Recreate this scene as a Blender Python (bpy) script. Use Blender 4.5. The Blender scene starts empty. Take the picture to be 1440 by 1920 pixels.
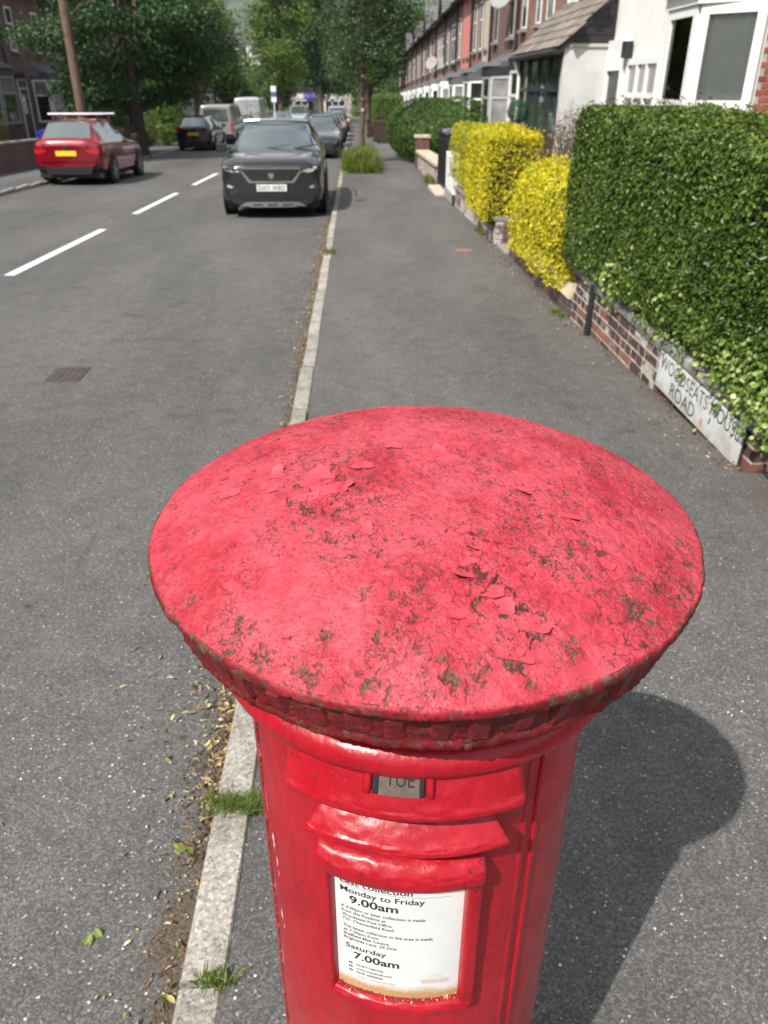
import bpy, math, random
import numpy as np
from mathutils import Vector, Matrix
R = math.radians
random.seed(7)
rng = np.random.default_rng(7)
sc = bpy.context.scene
C = sc.collection

# ------------------------------------------------------------------ camera, sky, sun, exposure
SLOPE = -0.0188            # the street falls gently away from the camera


def g(y):
    """height of the road surface at distance y along the street"""
    return SLOPE * y


cam = bpy.data.cameras.new("camera")
camo = bpy.data.objects.new("camera", cam)
C.objects.link(camo)
sc.camera = camo
camo.location = (0, 0, 1.8)
camo.rotation_euler = (R(90 - 28.869), 0, R(-2.038))
cam.sensor_fit = 'VERTICAL'
cam.sensor_height = 24.0
cam.lens = 24.0 * 1442 / 1920
cam.clip_start = 0.02
cam.clip_end = 9000
cam.dof.use_dof = True
cam.dof.focus_distance = 0.83
cam.dof.aperture_fstop = 6.3

SUN_EL, SUN_AZ = 48.5, 40.0     # shadows run 40 degrees right of the street direction
sun = bpy.data.lights.new("sun", 'SUN')
sun.energy = 4.7
sun.angle = R(0.55)
sun.color = (1.0, 0.95, 0.87)
suno = bpy.data.objects.new("sun", sun)
C.objects.link(suno)
suno.rotation_euler = Vector((math.sin(R(SUN_AZ)) * math.cos(R(SUN_EL)), math.cos(R(SUN_AZ)) * math.cos(R(SUN_EL)),
                              -math.sin(R(SUN_EL)))).to_track_quat('-Z', 'Y').to_euler()
w = bpy.data.worlds.new("World")
sc.world = w
w.use_nodes = True
wn, wl = w.node_tree.nodes, w.node_tree.links
bg = wn["Background"]
sky = wn.new("ShaderNodeTexSky")
sky.sky_type = 'NISHITA'
sky.sun_disc = False
sky.sun_elevation = R(SUN_EL)
sky.sun_rotation = R(180 + SUN_AZ)
sky.dust_density = 1.5
wtc = wn.new("ShaderNodeTexCoord")
wmap = wn.new("ShaderNodeMapping")
wmap.inputs['Scale'].default_value = (1.0, 1.0, 2.2)
wno = wn.new("ShaderNodeTexNoise")
wno.inputs['Scale'].default_value = 2.3
wno.inputs['Detail'].default_value = 7
wno.inputs['Roughness'].default_value = 0.56
wcr = wn.new("ShaderNodeValToRGB")
wcr.color_ramp.elements[0].position = 0.40
wcr.color_ramp.elements[1].position = 0.60
wmx = wn.new("ShaderNodeMixRGB")
wmx.inputs[2].default_value = (7.2, 7.1, 7.0, 1)     # sunlit cloud, in the units of the sky texture
wl.new(wtc.outputs['Generated'], wmap.inputs[0])
wl.new(wmap.outputs[0], wno.inputs['Vector'])
wl.new(wno.outputs['Fac'], wcr.inputs[0])
wl.new(wcr.outputs[0], wmx.inputs[0])
wl.new(sky.outputs[0], wmx.inputs[1])
wl.new(wmx.outputs[0], bg.inputs[0])
bg.inputs[1].default_value = 0.125
sc.view_settings.view_transform = 'Standard'
sc.view_settings.look = 'None'
sc.view_settings.exposure = 0.50
sc.view_settings.gamma = 1.0
sc.view_settings.use_curve_mapping = False
sc.cycles.max_bounces = 4
sc.cycles.diffuse_bounces = 3
sc.cycles.glossy_bounces = 3
sc.cycles.volume_bounces = 0
sc.cycles.transparent_max_bounces = 12
sc.cycles.use_denoising = True


# ------------------------------------------------------------------ materials
class NT:
    def __init__(s, name):
        s.m = bpy.data.materials.new(name)
        s.m.use_nodes = True
        s.n, s.l = s.m.node_tree.nodes, s.m.node_tree.links
        s.b = s.n["Principled BSDF"]
        s.tc = None

    def co(s, kind='Object'):
        if s.tc is None:
            s.tc = s.n.new("ShaderNodeTexCoord")
        return s.tc.outputs[kind]

    def link(s, a, b):
        s.l.new(a, b)

    def node(s, t, **kw):
        nd = s.n.new(t)
        for k, v in kw.items():
            if k in nd.inputs:
                nd.inputs[k].default_value = v
            else:
                setattr(nd, k, v)
        return nd

    def noise(s, scale, detail=4, rough=.55, vec=None, out='Fac', dist=0.):
        nd = s.node("ShaderNodeTexNoise", Scale=scale, Detail=detail, Roughness=rough, Distortion=dist)
        s.link(vec if vec is not None else s.co(), nd.inputs['Vector'])
        return nd.outputs[out]

    def voro(s, scale, feature='F1', vec=None, out='Distance', rnd=1.0):
        nd = s.node("ShaderNodeTexVoronoi", Scale=scale, Randomness=rnd)
        nd.feature = feature
        s.link(vec if vec is not None else s.co(), nd.inputs['Vector'])
        return nd.outputs[out]

    def ramp(s, fac, stops):
        nd = s.n.new("ShaderNodeValToRGB")
        el = nd.color_ramp.elements
        while len(el) < len(stops):
            el.new(0.5)
        for e, (p, c) in zip(el, stops):
            e.position = p
            e.color = (c[0], c[1], c[2], 1) if isinstance(c, (tuple, list)) else (c, c, c, 1)
        s.link(fac, nd.inputs[0])
        return nd.outputs[0]

    def mix(s, fac, a, b, mode='MIX'):
        nd = s.n.new("ShaderNodeMixRGB")
        nd.blend_type = mode
        for i, v in ((0, fac), (1, a), (2, b)):
            if isinstance(v, (int, float)):
                nd.inputs[i].default_value = v if i == 0 else (v, v, v, 1)
            elif isinstance(v, (tuple, list)):
                nd.inputs[i].default_value = (v[0], v[1], v[2], 1)
            else:
                s.link(v, nd.inputs[i])
        return nd.outputs[0]

    def math(s, op, a, b=0.):
        nd = s.n.new("ShaderNodeMath")
        nd.operation = op
        for i, v in ((0, a), (1, b)):
            if isinstance(v, (int, float)):
                nd.inputs[i].default_value = v
            else:
                s.link(v, nd.inputs[i])
        return nd.outputs[0]

    def attr(s, name):
        nd = s.n.new("ShaderNodeAttribute")
        nd.attribute_name = name
        return nd.outputs['Fac']

    def island(s):
        return s.n.new("ShaderNodeNewGeometry").outputs['Random Per Island']

    def bump(s, h, strength=.5, dist=.01):
        nd = s.node("ShaderNodeBump", Strength=strength, Distance=dist)
        s.link(h, nd.inputs['Height'])
        s.link(nd.outputs[0], s.b.inputs['Normal'])
        return nd

    def set(s, **kw):
        for k, v in kw.items():
            k = k.replace('_', ' ')
            i = s.b.inputs[k]
            if isinstance(v, (int, float)):
                i.default_value = v
            elif isinstance(v, (tuple, list)):
                i.default_value = (v[0], v[1], v[2], 1)
            else:
                s.link(v, i)
        return s.m


MATS = {}


def plain(name, col, rough=.6, metal=0., var=.18, scale=6., bump=.0, bscale=60., coat=0., kind='Object'):
    """a colour broken by two octaves of blotches, with light relief"""
    if name in MATS:
        return MATS[name]
    t = NT(name)
    v = t.co(kind)
    n1 = t.noise(scale, 6, .62, v)
    lo = tuple(max(0, c * (1 - var)) for c in col)
    hi = tuple(min(1, c * (1 + var)) for c in col)
    c = t.ramp(n1, [(.3, lo), (.7, hi)])
    rg = t.ramp(t.noise(scale * 2.3, 3, .5, v), [(.3, max(.02, rough * .85)), (.7, min(1, rough * 1.15))])
    t.set(Base_Color=c, Roughness=rg, Metallic=metal, Coat_Weight=coat, Coat_Roughness=.06)
    if bump:
        t.bump(t.noise(bscale, 5, .6, v), bump, .004)
    MATS[name] = t.m
    return t.m


def leaf_mat(name, stops, trans=.35, rough=.45, scale=3.0):
    """leaf colours: a different one for every leaf, shifted by slow patches through the plant"""
    t = NT(name)
    f = t.math('ADD', t.math('MULTIPLY', t.island(), .72), t.math('MULTIPLY', t.noise(scale, 3, .5), .5))
    f = t.math('SUBTRACT', f, .11)
    c = t.ramp(f, stops)
    t.set(Base_Color=c, Roughness=rough, Specular_IOR_Level=.35)
    tr = t.n.new("ShaderNodeBsdfTranslucent")
    t.link(t.mix(1.0, c, (1.25, 1.2, .6), 'MULTIPLY'), tr.inputs[0])
    ms = t.n.new("ShaderNodeMixShader")
    ms.inputs[0].default_value = trans
    t.link(t.b.outputs[0], ms.inputs[1])
    t.link(tr.outputs[0], ms.inputs[2])
    t.link(ms.outputs[0], t.n["Material Output"].inputs[0])
    MATS[name] = t.m
    return t.m


# ------------------------------------------------------------------ mesh helpers
def link(o, parent=None):
    C.objects.link(o)
    if parent is not None:
        o.parent = parent
    return o


def np_mesh(name, V, F, mats, parent=None, smooth=False, attrs=None, mi=None):
    """V (n,3), F list of equal-length arrays (k,3) / (k,4)"""
    me = bpy.data.meshes.new(name)
    V = np.asarray(V, dtype=np.float32)
    if not isinstance(F, list):
        F = [F]
    F = [np.asarray(f, dtype=np.int32) for f in F if len(f)]
    me.vertices.add(len(V))
    me.vertices.foreach_set('co', V.ravel())
    nl = sum(f.size for f in F)
    npoly = sum(len(f) for f in F)
    me.loops.add(nl)
    me.polygons.add(npoly)
    me.loops.foreach_set('vertex_index', np.concatenate([f.ravel() for f in F]))
    st, tot, s0 = [], [], 0
    for f in F:
        k = f.shape[1]
        st.append(s0 + np.arange(len(f)) * k)
        tot.append(np.full(len(f), k))
        s0 += f.size
    me.polygons.foreach_set('loop_start', np.concatenate(st).astype(np.int32))
    me.polygons.foreach_set('loop_total', np.concatenate(tot).astype(np.int32))
    if smooth:
        me.polygons.foreach_set('use_smooth', np.ones(npoly, dtype=bool))
    if mi is not None:
        me.polygons.foreach_set('material_index', np.asarray(mi, dtype=np.int32))
    for k, a in (attrs or {}).items():
        at = me.attributes.new(k, 'FLOAT', 'POINT')
        at.data.foreach_set('value', np.asarray(a, dtype=np.float32))
    for m in (mats if isinstance(mats, (list, tuple)) else [mats]):
        me.materials.append(m)
    me.update(calc_edges=True)
    me.validate()
    return link(bpy.data.objects.new(name, me), parent)


class MB:
    """collects simple solids, then builds them as one mesh object"""

    def __init__(s):
        s.v, s.f, s.mi = [], [], []

    def add(s, vs, fs, m=0):
        o = len(s.v)
        s.v += [tuple(p) for p in vs]
        s.f += [tuple(i + o for i in f) for f in fs]
        s.mi += [m] * len(fs)
        return s

    def box(s, x0, x1, y0, y1, z0, z1, m=0, b=0.):
        if b <= 0:
            vs = [(x, y, z) for z in (z0, z1) for y in (y0, y1) for x in (x0, x1)]
            return s.add(vs, [(0, 2, 3, 1), (4, 5, 7, 6), (0, 1, 5, 4), (2, 6, 7, 3), (0, 4, 6, 2), (1, 3, 7, 5)], m)
        # chamfered box: three loops per axis pair
        vs, idx = [], {}

        def V(*p):
            if p not in idx:
                idx[p] = len(vs)
                vs.append(p)
            return idx[p]
        X, Y, Z = (x0, x1), (y0, y1), (z0, z1)
        fs = []
        sg = lambda i: b if i == 0 else -b
        P = {}
        for i in (0, 1):
            for j in (0, 1):
                for k in (0, 1):
                    P[i, j, k, 'x'] = V(X[i], Y[j] + sg(j), Z[k] + sg(k))
                    P[i, j, k, 'y'] = V(X[i] + sg(i), Y[j], Z[k] + sg(k))
                    P[i, j, k, 'z'] = V(X[i] + sg(i), Y[j] + sg(j), Z[k])
        q = [(0, 0), (1, 0), (1, 1), (0, 1)]
        for i in (0, 1):
            fs.append([P[i, a, c, 'x'] for a, c in (q if i else q[::-1])])
            fs.append([P[a, i, c, 'y'] for a, c in (q[::-1] if i else q)])
            fs.append([P[a, c, i, 'z'] for a, c in (q if i else q[::-1])])
        for i in (0, 1):
            for j in (0, 1):
                fs.append([P[i, j, 0, 'x'], P[i, j, 1, 'x'], P[i, j, 1, 'y'], P[i, j, 0, 'y']])
                fs.append([P[i, 0, j, 'x'], P[i, 1, j, 'x'], P[i, 1, j, 'z'], P[i, 0, j, 'z']])
                fs.append([P[0, i, j, 'y'], P[1, i, j, 'y'], P[1, i, j, 'z'], P[0, i, j, 'z']])
                for k in (0, 1):
                    fs.append([P[i, j, k, 'x'], P[i, j, k, 'y'], P[i, j, k, 'z']])
        return s.add(vs, fs, m)

    def prism(s, poly, a, b, axis='y', m=0):
        """poly in the plane across the axis, extruded from a to b"""
        n = len(poly)
        mk = {'y': lambda p, t: (p[0], t, p[1]), 'x': lambda p, t: (t, p[0], p[1]), 'z': lambda p, t: (p[0], p[1], t)}[axis]
        vs = [mk(p, a) for p in poly] + [mk(p, b) for p in poly]
        fs = [tuple(range(n))[::-1], tuple(range(n, 2 * n))] + [(i, (i + 1) % n, n + (i + 1) % n, n + i) for i in range(n)]
        return s.add(vs, fs, m)

    def tube(s, pts, rad, k=8, m=0, cap=True):
        pts = [Vector(p) for p in pts]
        rad = rad if isinstance(rad, (list, tuple)) else [rad] * len(pts)
        vs, fs = [], []
        for i, p in enumerate(pts):
            d = (pts[min(i + 1, len(pts) - 1)] - pts[max(i - 1, 0)]).normalized()
            u = d.cross(Vector((0, 0, 1)) if abs(d.z) < .95 else Vector((1, 0, 0))).normalized()
            v = d.cross(u)
            for j in range(k):
                a = 2 * math.pi * j / k
                vs.append(p + (u * math.cos(a) + v * math.sin(a)) * rad[i])
        for i in range(len(pts) - 1):
            for j in range(k):
                fs.append((i * k + j, i * k + (j + 1) % k, (i + 1) * k + (j + 1) % k, (i + 1) * k + j))
        if cap:
            fs.append(tuple(range(k))[::-1])
            fs.append(tuple(range((len(pts) - 1) * k, len(pts) * k)))
        return s.add(vs, fs, m)

    def lathe(s, prof, k=32, m=0, c=(0, 0), axis='z'):
        vs, fs = [], []
        for r, z in prof:
            for j in range(k):
                a = 2 * math.pi * j / k
                if axis == 'z':
                    vs.append((c[0] + r * math.cos(a), c[1] + r * math.sin(a), z))
                else:      # about the x axis, c = (y, z)
                    vs.append((z, c[0] + r * math.cos(a), c[1] + r * math.sin(a)))
        for i in range(len(prof) - 1):
            for j in range(k):
                fs.append((i * k + j, i * k + (j + 1) % k, (i + 1) * k + (j + 1) % k, (i + 1) * k + j))
        return s.add(vs, fs, m)

    def build(s, name, mats, parent=None, smooth=False, angle=None):
        me = bpy.data.meshes.new(name)
        me.from_pydata([tuple(p) for p in s.v], [], s.f)
        for m in (mats if isinstance(mats, (list, tuple)) else [mats]):
            me.materials.append(m)
        if len(set(s.mi)) > 1:
            me.polygons.foreach_set('material_index', s.mi)
        import bmesh
        bm = bmesh.new()
        bm.from_mesh(me)
        bmesh.ops.recalc_face_normals(bm, faces=bm.faces)
        if angle is not None:
            for f in bm.faces:
                f.smooth = True
            for e in bm.edges:
                if len(e.link_faces) != 2 or e.calc_face_angle(9) > R(angle):
                    e.smooth = False
        bm.to_mesh(me)
        bm.free()
        if smooth and angle is None:
            me.polygons.foreach_set('use_smooth', [True] * len(me.polygons))
        return link(bpy.data.objects.new(name, me), parent)


def empty(name, loc=(0, 0, 0), rz=0., parent=None, rx=0.):
    o = bpy.data.objects.new(name, None)
    o.empty_display_size = .1
    o.location = loc
    o.rotation_euler = (rx, 0, rz)
    return link(o, parent)


def tag(o, label, cat, group=None):
    o['label'] = label
    o['category'] = cat
    if group:
        o['group'] = group
    return o


def struct(o):
    o['kind'] = 'structure'
    return o


def stuff(o):
    o['kind'] = 'stuff'
    return o


def dup(o, parent=None, loc=None):
    c = o.copy()
    C.objects.link(c)
    c.parent = parent
    if loc is not None:
        c.location = loc
    return c


def copy_tree(o, parent=None):
    c = o.copy()
    C.objects.link(c)
    c.parent = parent
    for ch in list(o.children):
        copy_tree(ch, c)
    return c


# ------------------------------------------------------------------ numpy noise
def hsh(ix, iy, seed):
    n = (ix.astype(np.int64) * 374761393 + iy.astype(np.int64) * 668265263 + seed * 982451653) & 0xffffffff
    n = ((n ^ (n >> 13)) * 1274126177) & 0xffffffff
    n = ((n ^ (n >> 16)) * 2246822519) & 0xffffffff
    return ((n ^ (n >> 15)) & 0xffffff) / float(0xffffff)


def vnoise(x, y, seed=0):
    ix, iy = np.floor(x), np.floor(y)
    fx, fy = x - ix, y - iy
    fx, fy = fx * fx * (3 - 2 * fx), fy * fy * (3 - 2 * fy)
    a, b = hsh(ix, iy, seed), hsh(ix + 1, iy, seed)
    c, d = hsh(ix, iy + 1, seed), hsh(ix + 1, iy + 1, seed)
    return (a + (b - a) * fx) * (1 - fy) + (c + (d - c) * fx) * fy


def fbm(x, y, seed=0, o=4, gain=.5):
    t, a, s = 0, 1., 0
    for i in range(o):
        t = t + a * vnoise(x, y, seed + i)
        s += a
        a *= gain
        x, y = x * 2.03 + 7.7, y * 2.03 - 3.1
    return t / s


def voro2(x, y, seed=0):
    ix, iy = np.floor(x), np.floor(y)
    f1 = np.full(x.shape, 9.)
    f2 = np.full(x.shape, 9.)
    idd = np.zeros(x.shape)
    for dx in (-1, 0, 1):
        for dy in (-1, 0, 1):
            cx, cy = ix + dx, iy + dy
            px, py = cx + hsh(cx, cy, seed), cy + hsh(cx, cy, seed + 1)
            d = np.hypot(px - x, py - y)
            hid = hsh(cx, cy, seed + 2)
            nw = d < f1
            f2 = np.where(nw, f1, np.minimum(f2, d))
            idd = np.where(nw, hid, idd)
            f1 = np.minimum(f1, d)
    return f1, f2, idd


def sstep(a, b, x):
    t = np.clip((x - a) / (b - a), 0, 1)
    return t * t * (3 - 2 * t)


# ------------------------------------------------------------------ foliage helpers
def unit(v):
    return v / np.maximum(np.linalg.norm(v, axis=1, keepdims=True), 1e-9)


def leaves(P, Nrm, size, aspect=.55, spread=.6, fold=.25, near=False, droop=0.):
    """a leaf blade at every point, its face roughly along the given normal; returns V, F"""
    n = len(P)
    nr = unit(Nrm + rng.normal(size=(n, 3)) * spread)
    t = rng.normal(size=(n, 3))
    t[:, 2] -= droop
    t = unit(t - nr * np.sum(t * nr, axis=1, keepdims=True))
    s = np.cross(nr, t)
    L = (size * rng.uniform(.65, 1.3, n))[:, None]
    W = L * aspect * .5 * rng.uniform(.8, 1.2, n)[:, None]
    up = nr * (W * fold)
    if near:
        a = P - t * L * .5
        V = np.stack([a, a + t * L * .28 + s * W * .85 + up, a + t * L * .66 + s * W * .9 + up, a + t * L - up * .6,
                      a + t * L * .66 - s * W * .9 + up, a + t * L * .28 - s * W * .85 + up], 1).reshape(-1, 3)
        b = np.arange(n)[:, None] * 6
        F = np.concatenate([b + np.array([[0, 1, 2, 3]]), b + np.array([[0, 3, 4, 5]])])
    else:
        V = np.stack([P - t * L * .5, P + s * W + up, P + t * L * .5, P - s * W + up], 1).reshape(-1, 3)
        b = np.arange(n)[:, None] * 4
        F = np.concatenate([b + np.array([[0, 1, 2]]), b + np.array([[0, 2, 3]])])
    return V, F


def hedge_points(n, x0, x1, y0, y1, z0, z1, faces=('-x', '-y', '+z', '+x', '+y'), wts=None, depth=.05, lump=.03, rnd=.12):
    """points just under the clipped surface of a hedge, with rounded edges and small lumps"""
    A = {'-x': (y1 - y0) * (z1 - z0), '+x': (y1 - y0) * (z1 - z0) * .4, '-y': (x1 - x0) * (z1 - z0), '+y': (x1 - x0) * (z1 - z0) * .4,
         '+z': (x1 - x0) * (y1 - y0)}
    wt = np.array([A[f] * (wts or {}).get(f, 1.) for f in faces])
    pick = rng.choice(len(faces), n, p=wt / wt.sum())
    u, v = rng.random(n), rng.random(n)
    P = np.zeros((n, 3))
    N = np.zeros((n, 3))
    for i, f in enumerate(faces):
        k = pick == i
        if f[1] == 'x':
            P[k] = np.stack([np.full(k.sum(), x0 if f[0] == '-' else x1), y0 + u[k] * (y1 - y0), z0 + v[k] * (z1 - z0)], 1)
            N[k, 0] = -1 if f[0] == '-' else 1
        elif f[1] == 'y':
            P[k] = np.stack([x0 + u[k] * (x1 - x0), np.full(k.sum(), y0 if f[0] == '-' else y1), z0 + v[k] * (z1 - z0)], 1)
            N[k, 1] = -1 if f[0] == '-' else 1
        else:
            P[k] = np.stack([x0 + u[k] * (x1 - x0), y0 + v[k] * (y1 - y0), np.full(k.sum(), z1)], 1)
            N[k, 2] = 1
    # round the edges: pull points towards an inner box
    lo = np.array([x0 + rnd, y0 + rnd, z0])
    hi = np.array([x1 - rnd, y1 - rnd, z1 - rnd])
    q = np.clip(P, lo, hi)
    d = P - q
    ln = np.linalg.norm(d, axis=1, keepdims=True)
    edge = (ln[:, 0] > 1e-6)
    nn = np.where(ln > 1e-6, d / np.maximum(ln, 1e-6), N)
    P = np.where(edge[:, None], q + nn * np.minimum(ln, rnd), P)
    N = np.where(edge[:, None], nn, N)
    b = (fbm(P[:, 1] * 2.6 + P[:, 0] * 3.1, P[:, 2] * 3 + P[:, 0] * 1.3, 5, 3) - .5) * 2 * lump
    P = P + N * (b - rng.exponential(depth * .5, n).clip(0, depth * 2))[:, None]
    return P, N


def blob_points(n, blobs, shell=.35, clump=0., nclump=0):
    """points through the outer part of a set of ellipsoids (cx,cy,cz,rx,ry,rz); optional gathering into clumps"""
    wts = np.array([b[3] * b[4] + b[4] * b[5] + b[3] * b[5] for b in blobs], float)
    B = np.array(blobs, float)

    def pts(m):
        k = rng.choice(len(blobs), m, p=wts / wts.sum())
        d = unit(rng.normal(size=(m, 3)))
        r = (1 - shell * rng.random(m) ** 1.6)[:, None]
        return B[k, :3] + d * B[k, 3:] * r, unit(d / B[k, 3:])
    if not nclump:
        return pts(n)
    cp, cn = pts(nclump)
    k = rng.integers(0, nclump, n)
    sz = rng.uniform(.6, 1.4, nclump)[k][:, None] * clump
    off = rng.normal(size=(n, 3)) * np.array([1, 1, .5]) * sz
    return cp[k] + off, unit(cn[k] + off / clump * .4)


# ------------------------------------------------------------------ the street surfaces
def asphalt(name, dark, mid, light, gutter=None, wallside=None, tint=(1, 1, 1)):
    t = NT(name)
    v = t.co()
    cells = t.voro(210, 'F1', v, 'Color')
    sep = t.n.new("ShaderNodeSeparateColor")
    t.link(cells, sep.inputs[0])
    fine = t.ramp(sep.outputs[0], [(0, dark * .75), (.35, dark), (.62, mid), (.88, light), (.985, light * 1.2), (1, .42)])
    fine = t.mix(1., fine, tint, 'MULTIPLY')
    big = t.voro(64, 'F1', v, 'Color')
    sep2 = t.n.new("ShaderNodeSeparateColor")
    t.link(big, sep2.inputs[0])
    dist = t.voro(64, 'F1', v, 'Distance')
    wob = t.math('ADD', dist, t.math('MULTIPLY', t.noise(300, 2, .5, v), .25))
    chip = t.math('MULTIPLY', t.math('LESS_THAN', wob, .34), t.math('GREATER_THAN', sep2.outputs[1], .935))
    col = t.mix(chip, fine, t.ramp(sep2.outputs[2], [(0, (.22, .21, .2)), (.6, (.38, .37, .35)), (1, (.75, .74, .71))]))
    # slow wear: paler and darker patches, long stains along the street, fine dirt
    m = t.node("ShaderNodeMapping")
    m.inputs['Scale'].default_value = (1.0, .28, 1)
    t.link(v, m.inputs[0])
    wear = t.ramp(t.noise(.9, 4, .62, m.outputs[0]), [(.28, .74), (.5, 1.), (.72, 1.2)])
    col = t.mix(1., col, wear, 'MULTIPLY')
    spots = t.ramp(t.noise(7, 3, .6, v), [(.3, .82), (.5, 1.), (.7, 1.06)])
    col = t.mix(1., col, spots, 'MULTIPLY')
    stain = t.ramp(t.noise(1.7, 3, .6, v), [(.63, 1.), (.72, .72)])
    col = t.mix(1., col, stain, 'MULTIPLY')
    # old reinstatements: rectangles of slightly different tarmac
    sn = t.n.new("ShaderNodeVectorMath")
    sn.operation = 'SNAP'
    sn.inputs[1].default_value = (1.31, 2.93, 50)
    ad = t.n.new("ShaderNodeVectorMath")
    ad.operation = 'ADD'
    ad.inputs[1].default_value = (.37, 1.1, 20)
    t.link(v, ad.inputs[0])
    t.link(ad.outputs[0], sn.inputs[0])
    wn_ = t.n.new("ShaderNodeTexWhiteNoise")
    t.link(sn.outputs[0], wn_.inputs['Vector'])
    col = t.mix(1., col, t.ramp(wn_.outputs['Value'], [(.0, .90), (.15, .91), (.17, 1.), (.86, 1.), (.88, 1.07), (1., 1.1)]), 'MULTIPLY')
    # hairline cracks wandering across
    wc = t.mix(.35, v, t.noise(2.2, 4, .6, v, 'Color'), 'ADD')
    ck = t.math('MULTIPLY', t.ramp(t.voro(.62, 'DISTANCE_TO_EDGE', wc), [(.003, 1.), (.009, 0.)]), t.ramp(t.noise(.8, 2, .5, v), [(.56, 0.), (.64, .35)]))
    col = t.mix(ck, col, (.03, .028, .026))
    xyz = t.n.new("ShaderNodeSeparateXYZ")
    t.link(v, xyz.inputs[0])
    if gutter is not None:
        d = t.math('SUBTRACT', gutter, xyz.outputs[0])            # metres from the kerb
        f = t.math('SUBTRACT', t.math('ADD', t.noise(3.2, 4, .66, v), t.math('MULTIPLY', t.noise(19, 3, .6, v), .35)), t.math('MULTIPLY', d, 3.0))
        f = t.ramp(f, [(.40, 0.), (.55, 1.)])
        soil = t.ramp(t.noise(130, 4, .75, v), [(.32, (.022, .015, .010)), (.5, (.07, .047, .030)), (.68, (.22, .165, .11))])
        col = t.mix(t.math('MULTIPLY', f, .85), col, soil)
    if wallside is not None:
        d = t.math('SUBTRACT', wallside, xyz.outputs[0])
        f = t.math('SUBTRACT', t.math('ADD', t.noise(2.6, 6, .66, v), t.math('MULTIPLY', t.noise(23, 4, .6, v), .25)), t.math('MULTIPLY', t.math('ABSOLUTE', d), 1.5))
        f = t.ramp(f, [(.42, 0.), (.66, 1.)])
        soil = t.ramp(t.noise(60, 5, .7, v), [(.3, (.04, .032, .024)), (.7, (.13, .105, .08))])
        col = t.mix(t.math('MULTIPLY', f, .6), col, soil)
    t.set(Base_Color=col, Roughness=t.ramp(sep.outputs[1], [(0, .62), (1, .95)]), Specular_IOR_Level=.4)
    hgt = t.math('ADD', t.math('MULTIPLY', sep.outputs[2], .5), t.math('MULTIPLY', t.noise(420, 3, .6, v), .6))
    t.bump(t.math('ADD', hgt, t.math('MULTIPLY', chip, .35)), .6, .004)
    return t.m


KX0, KX1 = -.418, -.318          # kerb: road face, pavement face
LX = -8.06                       # far kerb
PZ = .08                         # pavement above the road

m_road = asphalt('road asphalt', .072, .098, .128, gutter=KX0, tint=(1.03, 1., .96))
m_pave = asphalt('pavement asphalt', .076, .102, .134, wallside=2.02, tint=(1.03, .99, .94))
m_lpave = asphalt('far pavement asphalt', .075, .10, .14)
m_soil = plain('garden soil', (.07, .055, .035), .95, var=.5, scale=3, bump=.8, bscale=30)
m_kerb = None


def strip(name, x0, x1, y0, y1, dz, m, step=6.):
    ys = np.arange(y0, y1 + .01, step)
    V, F = [], []
    for i, y in enumerate(ys):
        V += [(x0, y, g(y) + dz), (x1, y, g(y) + dz)]
        if i:
            F.append((2 * i - 2, 2 * i - 1, 2 * i + 1, 2 * i))
    return np_mesh(name, V, np.array(F), m)


road = struct(strip('road', LX, KX0, -12, 168, 0., m_road))
pave = struct(strip('pavement', KX1, 2.02, -12, 168, PZ, m_pave))
struct(strip('garden_path', 2.02, 5.0, -12, 3.6, PZ - .002, m_pave, 3.9))
struct(strip('garden_ground', 1.95, 30, 3.6, 165.6, PZ - .006, m_soil, 6.))
struct(strip('opposite_pavement', -10.25, LX - .11, -12, 168, PZ, m_lpave))
struct(strip('ground', -420, 420, -60, 172, -.5, m_soil, 8.))
struct(strip('opposite_garden_ground', -40, -10.25, -12, 168, PZ - .006, m_soil, 6.))

# centre line: four-metre dashes
t = NT('worn road paint')
wearp = t.math('ADD', t.noise(26, 7, .7), t.math('MULTIPLY', t.noise(3, 3, .5), .3))
t.set(Base_Color=t.mix(t.ramp(wearp, [(.74, 0.), (.84, 1.)]), (.72, .71, .67), (.13, .13, .125)), Roughness=.75)
t.bump(t.noise(150, 4, .6), .4, .003)
m_line = t.m
y = -2.45
while y < 110:
    o = strip('lane_mark', -4.245, -4.115, y, y + 3.95, .004, m_line, 3.95)
    o.parent = road
    y += 6.05
# stop-tap cover let into the road
t = NT('rusty iron cover')
t.set(Base_Color=t.ramp(t.noise(30, 6, .65), [(.3, (.045, .036, .032)), (.6, (.095, .075, .066)), (.75, (.16, .14, .125))]), Roughness=.85, Metallic=.2)
m_rust = t.m
cov = MB()
cov.box(-.13, .13, -.18, .18, -.03, .004, 0, .003)
for i in range(5):
    for j in range(7):
        cov.box(-.105 + i * .046, -.105 + i * .046 + .03, -.155 + j * .046, -.155 + j * .046 + .03, .004, .008)
o = cov.build('drain_cover', m_rust)
o.location = (-2.2, 5.7, g(5.7) + .003)
o.rotation_euler = (SLOPE, 0, R(2))
tag(o, 'small rusty brown iron cover set flush in the road', 'drain cover')
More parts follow.
